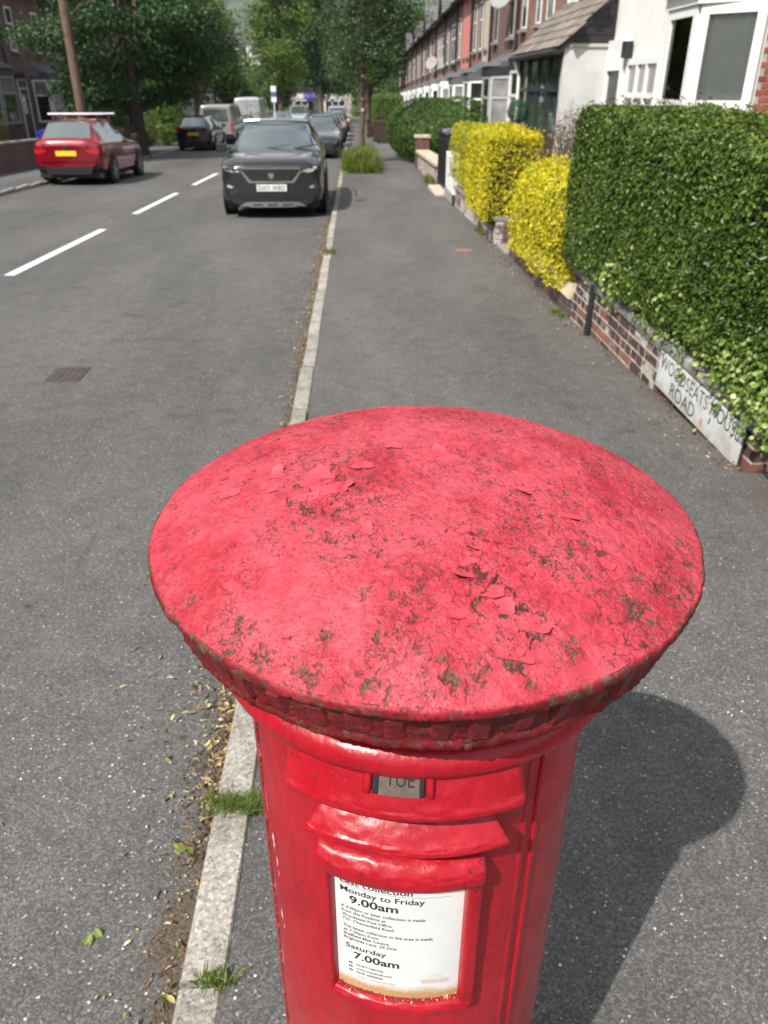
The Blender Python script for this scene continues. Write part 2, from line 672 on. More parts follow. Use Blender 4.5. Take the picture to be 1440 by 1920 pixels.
# kerbs of single stones
t = NT('kerb stone')
sp = t.voro(130, 'F1', None, 'Color')
sp2 = t.n.new("ShaderNodeSeparateColor")
t.link(sp, sp2.inputs[0])
inf = t.n.new("ShaderNodeObjectInfo")
c = t.ramp(sp2.outputs[0], [(0, (.17, .158, .138)), (.3, (.27, .252, .222)), (.8, (.34, .322, .288)), (1, (.45, .43, .39))])
c = t.mix(1., c, t.ramp(t.noise(5, 6, .65), [(.3, (.62, .58, .52)), (.52, (1, 1, 1)), (.7, (1.06, 1.05, 1.03))]), 'MULTIPLY')
c = t.mix(1., c, t.ramp(inf.outputs['Random'], [(0, .8), (1, 1.08)]), 'MULTIPLY')
pit = t.ramp(t.voro(48, 'F1'), [(.05, .45), (.13, 1.)])
c = t.mix(1., c, pit, 'MULTIPLY')
t.set(Base_Color=c, Roughness=.9)
t.bump(t.math('ADD', t.noise(140, 4, .6), t.math('MULTIPLY', pit, .8)), .55, .003)
m_kerb = t.m
kerb = struct(empty('kerb', (KX0, 0, 0)))
sm = []
for k in range(3):
    b = MB()
    # slightly worn block, arris rounded on the road side
    prof = [(0.0, -.22), (.10, -.22), (.10, .078), (.093, .085), (.016, .085), (.005, .081), (0, .070)]
    b.prism(prof, 0, .898, 'y')
    o = b.build('kerb_stone', m_kerb)
    me = o.data
    for v in me.vertices:
        if v.co.z > 0:
            v.co.x += random.uniform(-.0025, .0025)
            v.co.z += random.uniform(-.002, .002)
    sm.append(me)
    bpy.data.objects.remove(o)
STONE_Y0 = 1.003 - .914 * 3


def kerb_row(parent, x, flip, y0, y1, j=.0055):
    i = 0
    y = y0
    while y < y1:
        o = bpy.data.objects.new('kerb_stone', sm[i % 3])
        o.location = (x + random.uniform(-j, j), y, g(y) + random.uniform(-j, j))
        o.rotation_euler = (SLOPE + random.uniform(-.002, .002), 0, (math.pi if flip else 0) + random.uniform(-.003, .003))
        if flip:
            o.location.y += .905
        link(o, parent)
        y += .914
        i += 1


for _ in [0]:
    kerb_row(kerb, 0, False, STONE_Y0, 66)
lk = struct(empty('opposite_kerb', (LX, 0, 0)))
kerb_row(lk, 0, True, 10, 66)

# ------------------------------------------------------------------ the pillar box
BX, BY, ZB = .0630, .700, g(.700) + PZ
box = tag(empty('pillar_box', (BX, BY, ZB), R(-9)), 'red cast iron pillar box with peeling domed cap and white collection plate', 'post box')
FRONT = -math.pi / 2


def cyl(a_deg, r, z):
    """local point at angle a (0 = front, + to the right as one faces the box), radius, world height"""
    a = R(a_deg)
    return (r * math.sin(a), -r * math.cos(a), z - ZB)


# gloss red for the body
t = NT('gloss red paint')
v = t.co()
n1 = t.noise(9, 5, .6, v)
red = t.ramp(n1, [(.25, (.26, .003, .010)), (.55, (.33, .005, .014)), (.8, (.39, .011, .022))])
chips = t.math('MULTIPLY', t.ramp(t.noise(46, 6, .72, v), [(.665, 0.), (.69, 1.)]), t.ramp(t.noise(5.5, 3, .5, v), [(.52, 0.), (.60, 1.)]))
red = t.mix(chips, red, t.ramp(t.noise(90, 3, .5, v), [(.4, (.55, .16, .18)), (.6, (.10, .05, .035))]))
dust = t.ramp(t.noise(3.1, 6, .7, v), [(.55, 0.), (.8, .2)])
red = t.mix(dust, red, (.42, .07, .075))
wr_ = t.mix(.02, v, t.noise(40, 3, .6, v, 'Color'), 'ADD')
hair = t.math('MULTIPLY', t.ramp(t.voro(75, 'DISTANCE_TO_EDGE', wr_), [(.012, 1.), (.03, 0.)]), t.math('MULTIPLY', t.ramp(t.noise(24, 2, .5, v), [(.55, 0.), (.6, 1.)]), t.ramp(t.noise(70, 2, .5, v), [(.5, 0.), (.56, 1.)])))
red = t.mix(t.math('MULTIPLY', hair, .85), red, (.06, .008, .008))
brush = t.node("ShaderNodeMapping")
brush.inputs['Scale'].default_value = (1, 1, .12)
t.link(v, brush.inputs[0])
bru = t.noise(190, 3, .6, brush.outputs[0])
red = t.mix(1., red, t.ramp(bru, [(.3, .86), (.7, 1.1)]), 'MULTIPLY')
t.set(Base_Color=red, Roughness=t.ramp(t.noise(14, 5, .6, v), [(.3, .26), (.7, .5)]), Coat_Weight=.15, Coat_Roughness=.18, Specular_IOR_Level=.32)
hh = t.math('ADD', t.math('MULTIPLY', t.noise(34, 3, .5, v), 1.0), t.math('MULTIPLY', t.noise(150, 3, .55, v), .22))
hh = t.math('ADD', t.math('SUBTRACT', hh, t.math('MULTIPLY', t.math('MAXIMUM', chips, hair), .25)), t.math('MULTIPLY', bru, .12))
t.bump(hh, .36, .006)
m_red = t.m

# flaking paint, driven by what the mesh says has come off (chip), cracked (crack) and bleached (fade)
t = NT('flaking faded red paint')
v = t.co()
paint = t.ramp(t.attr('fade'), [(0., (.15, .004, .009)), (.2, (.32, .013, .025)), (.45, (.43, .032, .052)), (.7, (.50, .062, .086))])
paint = t.mix(1., paint, t.ramp(t.noise(70, 6, .68, v), [(.3, .80), (.55, 1.), (.75, 1.08)]), 'MULTIPLY')
bare = t.ramp(t.noise(120, 5, .7, v), [(.32, (.03, .02, .014)), (.48, (.085, .055, .036)), (.6, (.13, .092, .056)), (.75, (.21, .17, .13))])
grain = t.ramp(t.noise(420, 3, .7, v), [(.40, 0.), (.50, 1.)])
col = t.mix(t.math('MULTIPLY', t.attr('chip'), t.math('ADD', t.math('MULTIPLY', grain, .5), .5)), paint, bare)
dirtc = t.ramp(t.noise(55, 5, .7, v), [(.35, (.02, .013, .009)), (.55, (.06, .04, .024)), (.7, (.11, .08, .035))])
col = t.mix(t.math('MULTIPLY', t.attr('dirt'), grain), col, dirtc)
col = t.mix(t.math('MULTIPLY', t.attr('crack'), .88), col, (.055, .016, .014))
# hairline crazing between the flakes
wv_ = t.mix(.012, v, t.noise(60, 3, .6, v, 'Color'), 'ADD')
cz = t.voro(150, 'DISTANCE_TO_EDGE', wv_)
cz2 = t.voro(310, 'DISTANCE_TO_EDGE', wv_)
area = t.ramp(t.noise(16, 3, .6, v), [(.46, .0), (.62, 1.)])
gate = t.ramp(t.noise(95, 2, .5, v), [(.46, 0.), (.54, 1.)])
craze_shade = t.math('MULTIPLY', t.math('MULTIPLY', t.ramp(cz, [(.02, 1.), (.075, 0.)]), gate), area)
craze_shade = t.math('MAXIMUM', craze_shade, t.math('MULTIPLY', t.math('MULTIPLY', t.ramp(cz2, [(.03, .7), (.09, 0.)]), gate), t.ramp(t.noise(21, 3, .6, v), [(.5, 0.), (.62, 1.)])))
# scales of lifted paint: a sawtooth over slow noise, with the shadow under each lip painted dark
sw = t.math('FRACT', t.math('MULTIPLY', t.noise(40, 4, .6, wv_), 17.))
lip = t.math('MULTIPLY', t.ramp(sw, [(.05, 1.), (.13, 0.)]), t.math('MULTIPLY', t.ramp(t.noise(120, 2, .5, v), [(.47, 0.), (.53, 1.)]), t.ramp(t.noise(11, 3, .6, v), [(.42, .1), (.60, 1.)])))
craze_shade = t.math('MAXIMUM', craze_shade, lip)  # painted flake shadows join the crazing in one mask
col = t.mix(t.math('MULTIPLY', craze_shade, .75), col, (.05, .012, .012))
t.set(Base_Color=col, Roughness=t.mix(t.attr('chip'), t.ramp(t.noise(40, 4, .6, v), [(.3, .45), (.7, .65)]), .9), Specular_IOR_Level=.3)
t.bump(t.math('ADD', t.math('SUBTRACT', t.noise(260, 4, .65, v), t.math('MULTIPLY', craze_shade, .9)), t.math('MULTIPLY', sw, -.55)), .38, .002)
m_flake = t.m


def flake_fields(u, v, dirt_pts, peel_pts, base_cluster=0.):
    """u, v in mm. height (m) plus chip / crack / dirt / fade masks of old layered paint"""
    wu = (fbm(u / 9, v / 9, 11, 3) - .5) * 9 + (fbm(u / 2.6, v / 2.6, 17, 2) - .5) * 2.6
    wv = (fbm(u / 9, v / 9, 31, 3) - .5) * 9 + (fbm(u / 2.6, v / 2.6, 37, 2) - .5) * 2.6
    clus = sstep(.44, .62, fbm(u / 62, v / 62, 3, 4) + base_cluster)
    clus2 = sstep(.40, .60, fbm(u / 38 + 5, v / 38, 23, 4) + base_cluster)
    dw = np.zeros(u.shape)
    for (x, y, s) in dirt_pts:
        dw += np.exp(-((u - x) ** 2 + (v - y) ** 2) / (2 * s * s))
    pw = np.zeros(u.shape)
    for (x, y, s) in peel_pts:
        pw += np.exp(-((u - x) ** 2 + (v - y) ** 2) / (2 * s * s))
    clus = np.clip(clus + dw * .8, 0, 1)
    # fine flakes, 6 mm; medium, 13 mm; big curling sheets near the peel points, 26 mm
    f1, f2, i1 = voro2((u + wu) / 6.2, (v + wv) / 6.2, 41)
    d1 = (f2 - f1) * 6.2 * .5
    g1, g2, i2 = voro2((u + wu * 1.3) / 13, (v + wv * 1.3) / 13, 51)
    d2 = (g2 - g1) * 13 * .5
    h1, h2, i3 = voro2((u + wu * 1.6) / 27, (v + wv * 1.6) / 27, 61)
    d3 = (h2 - h1) * 27 * .5
    # line-like cracks follow level sets of warped noise
    ridge = np.abs(fbm((u + wu) / 15, (v + wv) / 15, 71, 3) - .5)
    part = sstep(.42, .6, fbm(u / 7, v / 7, 77, 2))
    lw1 = .16 + .5 * part
    crack = np.maximum.reduce([
        clus * (d1 < .30 * lw1 * 1.5) * sstep(.42, .6, part) * .75,
        clus2 * (d2 < .42 * lw1 * 1.5) * sstep(.3, .6, part) * .9,
        clus2 * (ridge < .012 * lw1) * .7,
        (pw > .3) * (d3 < .75 * (.4 + part)) * 1.0])
    chip = np.maximum.reduce([
        (i1 < .014 * clus + .22 * clus * np.clip(dw, 0, 1) ** 1.2) * 1.0,
        (fbm((u + wu) / 3.6, (v + wv) / 3.6, 91, 3) > .79 - .12 * clus * clus2 - .12 * np.clip(dw, 0, 1)) * 1.0,
        (pw > .30) * (d3 < 4.5 * sstep(.45, .75, fbm(u / 12, v / 12, 97, 3))) * 1.0])
    fine = fbm(u / 2.2, v / 2.2, 101, 3)
    chip = chip * (fine > .30)
    dirt = sstep(.55, .66, fbm(u / 3.0, v / 3.0, 111, 4, .66) + .17 * np.clip(dw, 0, 1) - .06 + .06 * clus) * (.45 + .55 * np.clip(dw, 0, 1))
    dirt = np.clip(dirt, 0, 1) * .85
    curl1 = clus * np.exp(-d1 / .7) * (.2 + i1) * .00035
    curl2 = clus2 * np.exp(-d2 / 1.6) * np.clip(i2 - .35, 0, 1) * .0017
    curl3 = np.clip(pw * 1.3, 0, 1) * np.exp(-d3 / 3.6) * (i3 > .35) * (.3 + i3) * .0032
    lay = (fbm((u + wu * 2) / 24, (v + wv * 2) / 24, 121, 4) > .53) * .00035
    # scalloped edges of many thin coats: terraces cut through slow noise
    tn = fbm((u + wu * .8) / 11, (v + wv * .8) / 11, 161, 4, .55) * 15
    tf = tn - np.floor(tn)
    clus3 = sstep(.36, .52, fbm(u / 30 + 9, v / 30, 171, 3) + base_cluster)
    terr = (np.floor(tn) / 15 - .5) * .0042 * (.25 + .75 * clus3)
    tedge = ((tf < .13) & (vnoise(u / 3.4, v / 3.4, 181) > .40)) * clus3
    crack = np.maximum(crack, tedge * .8)
    lay = lay + terr
    hgt = (1 - chip) * (.0009 + lay + curl1 + curl2 + curl3) - crack * .0007 + (fbm(u / 34, v / 34, 131, 3) - .5) * .0022 + (fine - .5) * .00022
    fade = fbm(u / 45, v / 45, 141, 4) * .8 + (fbm(u / 5, v / 5, 151, 3) - .5) * .35 + .12 + (lay > .0003) * .0 + (terr + .0021) * 25
    return hgt, chip.astype(float), crack, dirt, fade


rot9 = Matrix.Rotation(R(9), 2)


def loc_mm(x, y):
    p = rot9 @ Vector((x, y))
    return p.x, p.y


DIRT = [(-65, -189, 13), (-40, -192, 10), (167, -191, 20), (185, -160, 14), (-217, -152, 12), (1, -262, 15), (25, -258, 12), (95, -156, 11), (-173, -207, 13),
        (-111, -249, 16), (-60, -262, 12), (-18, -188, 11), (250, -84, 13), (243, -110, 12), (61, -48, 9), (-95, -221, 12), (120, -140, 9), (100, -235, 13),
        (-230, -60, 12), (-214, -20, 10), (150, -90, 8), (-150, -228, 10), (60, -262, 10)]
PEEL = [(-104, -44, 20), (-112, -66, 12), (38, -143, 13), (27, -176, 12), (44, -200, 13), (71, -221, 10), (55, -246, 9), (-180, -10, 10)]
DIRT = [loc_mm(x, y) + (s * (.55 if x * x + y * y > 220 ** 2 else .42),) for x, y, s in DIRT]
PEEL = [loc_mm(x, y) + (s,) for x, y, s in PEEL]
n = 760
q = np.linspace(-1, 1, n)
X, Y = np.meshgrid(q, q)
U = X * np.sqrt(1 - Y * Y / 2)
Vv = Y * np.sqrt(1 - X * X / 2)
RC = .2815
x, yv = U * RC, Vv * RC
rr = np.clip(np.hypot(U, Vv), 0, 1)
DOMEH = .07
TILT = .035          # the old cap has settled a little out of level


def settle(o, rz_=0.):
    o.rotation_mode = 'ZYX'
    o.rotation_euler = (math.atan(TILT), 0, rz_)
    o.location = (.0012, .017 + TILT * (1.40 - ZB), 0)
    return o


hgt, chip, crack, dirt, fade = flake_fields(x * 1000, yv * 1000, DIRT, PEEL)
edge = sstep(1., .985, rr)
z = 1.3985 + DOMEH * (1 - np.clip(rr * RC / .284, 0, 1) ** 2.6) + (hgt - .0009) * (.25 + .75 * edge) - ZB
V = np.stack([x, yv, z], -1).reshape(-1, 3)
ii = np.arange(n * n).reshape(n, n)
F = np.stack([ii[:-1, :-1], ii[:-1, 1:], ii[1:, 1:], ii[1:, :-1]], -1).reshape(-1, 4)
A = dict(chip=chip.ravel(), crack=crack.ravel(), dirt=dirt.ravel(), fade=fade.ravel())
cap = np_mesh('cap', V, F, m_flake, box, True, A)
settle(cap)
cap['label'] = 'domed red cap with bleached, cracked and peeling paint'


def flake_lathe(name, prof, mat, parent, k=900, amp=1., cluster=.1, dirtamt=.5, seed=0, dark=.5):
    """a turned ring whose surface carries the same old paint"""
    P = np.array(prof, float)
    s = np.concatenate([[0], np.cumsum(np.hypot(np.diff(P[:, 0]), np.diff(P[:, 1])))])
    m = max(6, int(s[-1] / .0022))
    ss = np.linspace(0, s[-1], m)
    pr, pz = np.interp(ss, s, P[:, 0]), np.interp(ss, s, P[:, 1])
    th = np.arange(k) / k * 2 * np.pi
    TH, S = np.meshgrid(th, ss)
    u = np.where(TH > np.pi, TH - 2 * np.pi, TH) * 250 + seed * 700
    hg, ch, cr, di, fa = flake_fields(u, S * 1000 + seed * 90, [], [], cluster)
    dirtn = fbm(u / 40, S * 40, 7 + seed, 4)
    ch = np.maximum(ch, (fbm(u / 6, S * 1000 / 6, 201 + seed, 4) > .56) * (dirtn > .42) * 1.0 * dirtamt)
    di = np.clip(di + sstep(.50, .68, fbm(u / 9, S * 1000 / 6, 207 + seed, 4)) * sstep(.40, .58, dirtn) * dirtamt, 0, 1)
    tr, tz = np.gradient(pr), np.gradient(pz)
    ln = np.hypot(tr, tz)
    nr, nz = -tz / ln, tr / ln
    sg = 1 if np.mean(nr) > 0 else -1
    h = (hg - .0009 + (1 - ch) * .0008) * amp
    rad = pr[:, None] + sg * nr[:, None] * h
    zz = pz[:, None] + sg * nz[:, None] * h - ZB
    V = np.stack([rad * np.sin(TH), -rad * np.cos(TH), zz], -1).reshape(-1, 3)
    ii = np.arange(m * k).reshape(m, k)
    jj = np.roll(ii, -1, 1)
    F = np.stack([ii[:-1], jj[:-1], jj[1:], ii[1:]], -1).reshape(-1, 4)
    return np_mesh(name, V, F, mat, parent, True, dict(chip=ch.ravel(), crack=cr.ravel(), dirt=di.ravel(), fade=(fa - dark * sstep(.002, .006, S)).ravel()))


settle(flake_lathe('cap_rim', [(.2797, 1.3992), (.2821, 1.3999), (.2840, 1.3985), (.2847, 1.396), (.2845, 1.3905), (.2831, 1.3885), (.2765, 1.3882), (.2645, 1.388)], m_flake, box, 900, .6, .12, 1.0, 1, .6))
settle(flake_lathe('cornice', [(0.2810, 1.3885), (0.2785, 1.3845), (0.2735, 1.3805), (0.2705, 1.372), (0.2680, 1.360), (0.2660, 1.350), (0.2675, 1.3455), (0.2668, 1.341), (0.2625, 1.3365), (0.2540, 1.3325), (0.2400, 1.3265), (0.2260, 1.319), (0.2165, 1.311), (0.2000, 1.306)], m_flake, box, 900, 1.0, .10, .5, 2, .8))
# sheets of paint curling off the cap, each its own piece
t = NT('curled paint sheet')
c = t.ramp(t.noise(60, 4, .6), [(.3, (.40, .03, .048)), (.7, (.50, .066, .09))])
gq = t.n.new("ShaderNodeNewGeometry")
t.set(Base_Color=t.mix(gq.outputs['Backfacing'], c, (.16, .06, .05)), Roughness=.55, Specular_IOR_Level=.3)
m_sheet = t.m
rf = random.Random(5)
FL = [(-104, -38, 21, 1.9), (-98, -64, 15, 2.4), (-118, -60, 11, 1.), (-84, -50, 12, .2), (36, -141, 12, 3.6), (26, -172, 15, 4.4), (38, -193, 12, 5.2), (50, -204, 10, .4), (71, -220, 13, 5.6), (53, -244, 12, 4.9),
      (-196, -18, 9, 2.2), (-180, -154, 8, 3.4), (-150, -4, 10, 1.8), (-150, -30, 8, 2.6), (-62, -12, 9, 2.0), (16, 12, 10, 1.4), (92, -62, 8, 4.2), (130, -96, 8, 5.0), (-60, -120, 7, 2.0), (10, -214, 8, 4.6), (-30, 30, 8, 1.2), (150, -150, 7, .3)]
for (fx, fy, rad, dr) in FL:
    fx, fy = loc_mm(fx, fy)
    na, nr_ = 26, 6
    ph = rf.uniform(0, 6)
    prof = [1 + .28 * math.sin(2 * a + ph) + .16 * math.sin(3 * a + fx) + .08 * math.sin(7 * a + fy) + rf.uniform(-.05, .05) for a in np.linspace(0, 2 * math.pi, na, endpoint=False)]
    V, F = [], []
    for i in range(nr_ + 1):
        for j in range(na):
            a = 2 * math.pi * j / na
            q = rad * prof[j] * i / nr_
            px_, py_ = fx + q * math.cos(a), fy + q * math.sin(a) * .75
            k = (math.cos(a - dr) * q / rad + .1)
            lift = max(0, k) ** 2.2 * (1.5 + rad * .10) + .9
            rr_ = math.hypot(px_, py_) / 1000
            V.append((px_ / 1000, py_ / 1000, 1.3985 + DOMEH * (1 - min(1, rr_ / .284) ** 2.6) + lift / 1000 - ZB))
            if i:
                b0_, b1_ = (i - 1) * na, i * na
                F.append((b1_ + j, b1_ + (j + 1) % na, b0_ + (j + 1) % na, b0_ + j))
    np_mesh('paint_flake', np.array(V), np.array(F), m_sheet, cap, True)
# dentils under the rim, each a worn block
t = NT('crusty dark red paint')
v = t.co('Object')
geo = t.n.new("ShaderNodeNewGeometry")
v = geo.outputs['Position']
cr = t.ramp(t.noise(120, 6, .7, v), [(.30, (.03, .02, .012)), (.40, (.09, .006, .009)), (.55, (.19, .005, .010)), (.68, (.28, .009, .016)), (.8, (.08, .04, .025))])
t.set(Base_Color=cr, Roughness=t.ramp(t.noise(60, 4, .6, v), [(.3, .3), (.7, .8)]))
t.bump(t.noise(230, 6, .7, v), .8, .004)
m_crust = t.m
ND = 50
dent = []
for k in range(4):
    b = MB()
    b.box(-.0105, .0105, -.2782, -.252, 1.3490 - ZB, 1.3835 - ZB, 0, .0045)
    o = b.build('dentil', m_crust)
    for vv in o.data.vertices:
        vv.co += Vector((random.uniform(-1, 1), random.uniform(-1, 1), random.uniform(-1, 1))) * .0014
        if vv.co.z < 1.366 - ZB:
            vv.co.y += .0075
    dent.append(o.data)
    bpy.data.objects.remove(o)
for k in range(ND):
    o = link(bpy.data.objects.new('dentil', dent[k % 4]), box)
    settle(o, k / ND * 2 * math.pi + random.uniform(-.012, .012))
    s = random.uniform(.92, 1.04)
    o.scale = (random.uniform(.85, 1.1), 1 + (s - 1) * .06, 1)


# neck moulding with a lumpy roll
def ring(name, prof, mat, parent, k=160, lump=.0006, seed=3):
    P = np.array(prof)
    th = np.arange(k) / k * 2 * np.pi
    V = []
    for j, (r_, z_) in enumerate(prof):
        l = (fbm(th * 18, np.full(k, j * .9), seed, 3) - .5) * 2 * lump
        V.append(np.stack([(r_ + l) * np.sin(th), -(r_ + l) * np.cos(th), np.full(k, z_ - ZB) + l * .6], -1))
    V = np.concatenate(V)
    ii = np.arange(len(prof) * k).reshape(-1, k)
    jj = np.roll(ii, -1, 1)
    F = np.stack([ii[:-1], jj[:-1], jj[1:], ii[1:]], -1).reshape(-1, 4)
    return np_mesh(name, V, F, mat, parent, True)


arc = [(.2045 + .0175 * math.cos(a), 1.2735 + .0190 * math.sin(a)) for a in np.linspace(1.5, -1.5, 12)]
ring('neck_moulding', [(.2, 1.33), (.203, 1.310)] + arc + [(.1945, 1.2545)], m_red, box)

HA = 29.          # half angle of the mouth


def shell(name, r, a, zz, mat, parent, skip=None, lump=0., closed=False):
    k = len(a)
    V, F = [], []
    for z_ in zz:
        for q_ in a:
            l = (math.sin(q_ * .31 + z_ * 40) + math.sin(q_ * .13 - z_ * 23)) * lump
            V.append(cyl(q_, r + l, z_))
    for i in range(len(zz) - 1):
        for j in range(k if closed else k - 1):
            if skip and skip((a[j] + a[(j + 1) % k]) / 2, (zz[i] + zz[i + 1]) / 2):
                continue
            j2 = (j + 1) % k
            F.append((i * k + j, i * k + j2, (i + 1) * k + j2, (i + 1) * k + j))
    return np_mesh(name, np.array(V), np.array(F), mat, parent, True)


hole = lambda a, z_: abs(a) < HA - .6 and 1.195 < z_ < 1.222
zz = [.02 + ZB, .3, .5, .7, .85, 1.0, 1.1, 1.16, 1.195, 1.222, 1.24, 1.2595]
body = shell('body', .193, list(np.arange(-180, 180, 1.5)), [ZB + .10] + zz[1:], m_red, box, hole, .0003, True)
t = NT('black interior')
t.set(Base_Color=(.012, .01, .01), Roughness=.8)
m_black = t.m
shell('mouth_interior', .135, list(np.arange(-50, 51, 5.)), [1.17, 1.25], m_black, box)
b = MB()
b.lathe([(.193, .10), (.205, .10), (.207, .085), (.207, -.02)], 64)
b.build('plinth', plain('black plinth paint', (.012, .012, .013), .35), box, smooth=True)


def block(name, a0, a1, prof, mat, parent, rb=.19, k=40, rnd=2.2, lump=.0005, seed=1, skew=0.):
    """a moulding bent round the drum: profile (r, z) swept from a0 to a1, ends rounded down to radius rb"""
    st = [(a0, .0), (a0 + rnd * .12, .55), (a0 + rnd * .4, .86), (a0 + rnd, 1.)]
    st += [(q_, 1.) for q_ in np.linspace(a0 + rnd, a1 - rnd, k)[1:-1]]
    st += [(a1 - rnd, 1.), (a1 - rnd * .4, .86), (a1 - rnd * .12, .55), (a1, .0)]
    m = len(prof)
    zc = sum(p[1] for p in prof) / m
    zlo, zhi = min(p[1] for p in prof), max(p[1] for p in prof)
    am = (a0 + a1) / 2
    if name == 'frame_head':
        prof = [(r_, z_ + .0035) for r_, z_ in prof]
    if name in ('hood', 'letter_lip', 'mouth_shade', 'tab_lug', 'tab_slot_shade'):
        prof = [(r_, z_ - .0025) for r_, z_ in prof]
        zc, zlo, zhi = zc - .0025, zlo - .0025, zhi - .0025
    V, F = [], []
    for i, (q_, f) in enumerate(st):
        for j, (r_, z_) in enumerate(prof):
            l = (vnoise(np.array([q_ * .35]), np.array([j * 1.3 + seed]), seed)[0] - .5) * 2 * lump
            zf = .6 + .4 * f
            kk = 1 - skew / (a1 - a0) * 2 * max(0, (z_ - zlo) / (zhi - zlo) - .35)
            V.append(cyl(am + (q_ - am) * kk, rb + (r_ - rb) * f + l * f, zc + (z_ - zc) * zf + l))
    for i in range(len(st) - 1):
        for j in range(m):
            F.append((i * m + j, (i + 1) * m + j, (i + 1) * m + (j + 1) % m, i * m + (j + 1) % m))
    return np_mesh(name, np.array(V), np.array(F), mat, parent, True)


def smoothprof(P, sub=4):
    """Catmull-Rom through the profile points"""
    out = []
    for i in range(len(P) - 1):
        p0, p1, p2, p3 = P[max(i - 1, 0)], P[i], P[i + 1], P[min(i + 2, len(P) - 1)]
        for s in range(sub):
            u = s / sub
            out.append(tuple(.5 * (2 * p1[d] + (p2[d] - p0[d]) * u + (2 * p0[d] - 5 * p1[d] + 4 * p2[d] - p3[d]) * u * u + (3 * p1[d] - p0[d] - 3 * p2[d] + p3[d]) * u ** 3) for d in (0, 1)))
    return out + [P[-1]]


door = shell('door', .1958, list(np.arange(-55.5, 38.6, 1.)), [.22, .4, .6, .8, .9, 1.0, 1.1, 1.15, 1.195, 1.222, 1.24, 1.258], m_red, box, hole, .0003)
# turned-in edges of the door, and the casing ribs beside it
for (a, w_, r_) in ((-57.3, .9, .1972), (39.6, 1.3, .1967), (45.5, 1.2, .1955)):
    block('casing_rib', a - w_, a + w_, smoothprof([(.19, .20), (r_ - .001, .20), (r_, .24), (r_, .7), (r_, 1.0), (r_, 1.24), (r_ - .001, 1.258), (.19, 1.258)], 3), m_red, box, .19, 4, .7, .0006)
t = NT('cracked seam')
t.set(Base_Color=t.ramp(t.noise(160, 4, .6), [(.38, (.018, .010, .009)), (.55, (.14, .03, .025)), (.68, (.45, .16, .17))]), Roughness=.9)
m_seam = t.m
for a in (-56.2,):
    block('door_seam', a - .55, a + .55, [(.19, .2)] + [(.1966 + random.uniform(-.0004, .0005), z_) for z_ in np.linspace(.2, 1.255, 60)] + [(.19, 1.255)], m_seam, door, .19, 3, .1, .0002)

hood = block('hood', -HA - 1.8, HA + 3.6, smoothprof([(.19, 1.278), (.2085, 1.2735), (.2165, 1.258), (.2255, 1.2350), (.2285, 1.2288), (.2292, 1.2240), (.2275, 1.2200), (.223, 1.2185), (.19, 1.2225)], 3), m_red, box, .19, 56, 2.0, .0007, 3)
lip = block('letter_lip', -HA + 2.8, HA + 1.0, smoothprof([(.19, 1.1975), (.204, 1.1955), (.2135, 1.1865), (.2212, 1.1775), (.2240, 1.1735), (.2248, 1.1685), (.2230, 1.1640), (.2150, 1.1565), (.204, 1.1485), (.19, 1.144)], 3), m_red, box, .19, 56, 1.0, .0008, 5, 6.)
block('mouth_shade', -HA + .2, HA + 1.6, [(.185, 1.223), (.2105, 1.2215), (.2085, 1.199), (.2, 1.190), (.185, 1.19)], m_black, box, .185, 30, .4, 0.)  # solid black block painted in as the shade of the slot under the hood
# day tab let into the hood
tp = MB()
n_ = 7
vs, fs = [], []
for i in range(n_):
    a = -4.3 + 9.6 * i / (n_ - 1)
    vs += [cyl(a, .2232, 1.2435), cyl(a, .2143, 1.273)]
    if i:
        fs.append((2 * i - 2, 2 * i, 2 * i + 1, 2 * i - 1))
tp.add(vs, fs)
t = NT('aged tab metal')
t.set(Base_Color=t.ramp(t.noise(90, 4, .6), [(.3, (.075, .056, .044)), (.7, (.135, .105, .085))]), Roughness=.55)
tab = tp.build('day_tab', t.m, box)
for a0, a1 in ((-8.4, -5.7), (6.4, 9.2)):
    block('tab_lug', a0, a1, smoothprof([(.205, 1.285), (.2135, 1.279), (.2205, 1.262), (.2245, 1.2515), (.2225, 1.2445), (.215, 1.246)], 3), m_red, box, .205, 6, .9, .0004)
for a0, a1 in ((-5.9, -4.2), (5.2, 6.6)):
    block('tab_slot_shade', a0, a1, smoothprof([(.205, 1.284), (.2135, 1.281), (.2215, 1.2555), (.2235, 1.2475), (.215, 1.246)], 2), m_black, tab, .205, 4, .2, .0001)  # solid black strips stand in for the shaded gaps beside the tab


# lettering bent on to curved plates
def text_geo(s, bold=0., res=3):
    cu = bpy.data.curves.new('lettering', 'FONT')
    cu.body = s
    cu.size = 1.0
    cu.resolution_u = res
    cu.offset = bold
    o = bpy.data.objects.new('lettering', cu)
    C.objects.link(o)
    me = bpy.data.meshes.new_from_object(o)
    V = np.array([v.co[:] for v in me.vertices])
    F = [tuple(p.vertices) for p in me.polygons]
    bpy.data.objects.remove(o)
    bpy.data.curves.remove(cu)
    bpy.data.meshes.remove(me)
    return V, F


def lettering(s, fn, mat, parent, x0, z0, width, cap, bold=0., name='lettering'):
    """s stretched to width (m) and cap height (m); fn(x, z) puts each point on the surface"""
    V, F = text_geo(s, bold)
    wx = V[:, 0].max() - V[:, 0].min()
    ref, _ = text_geo('H', bold)
    ch = ref[:, 1].max() - ref[:, 1].min()
    X = x0 + (V[:, 0] - V[:, 0].min()) * width / wx
    Z = z0 + V[:, 1] * cap / ch
    b = MB()
    b.add([fn(a, c_) for a, c_ in zip(X, Z)], F)
    return b.build(name, mat, parent)


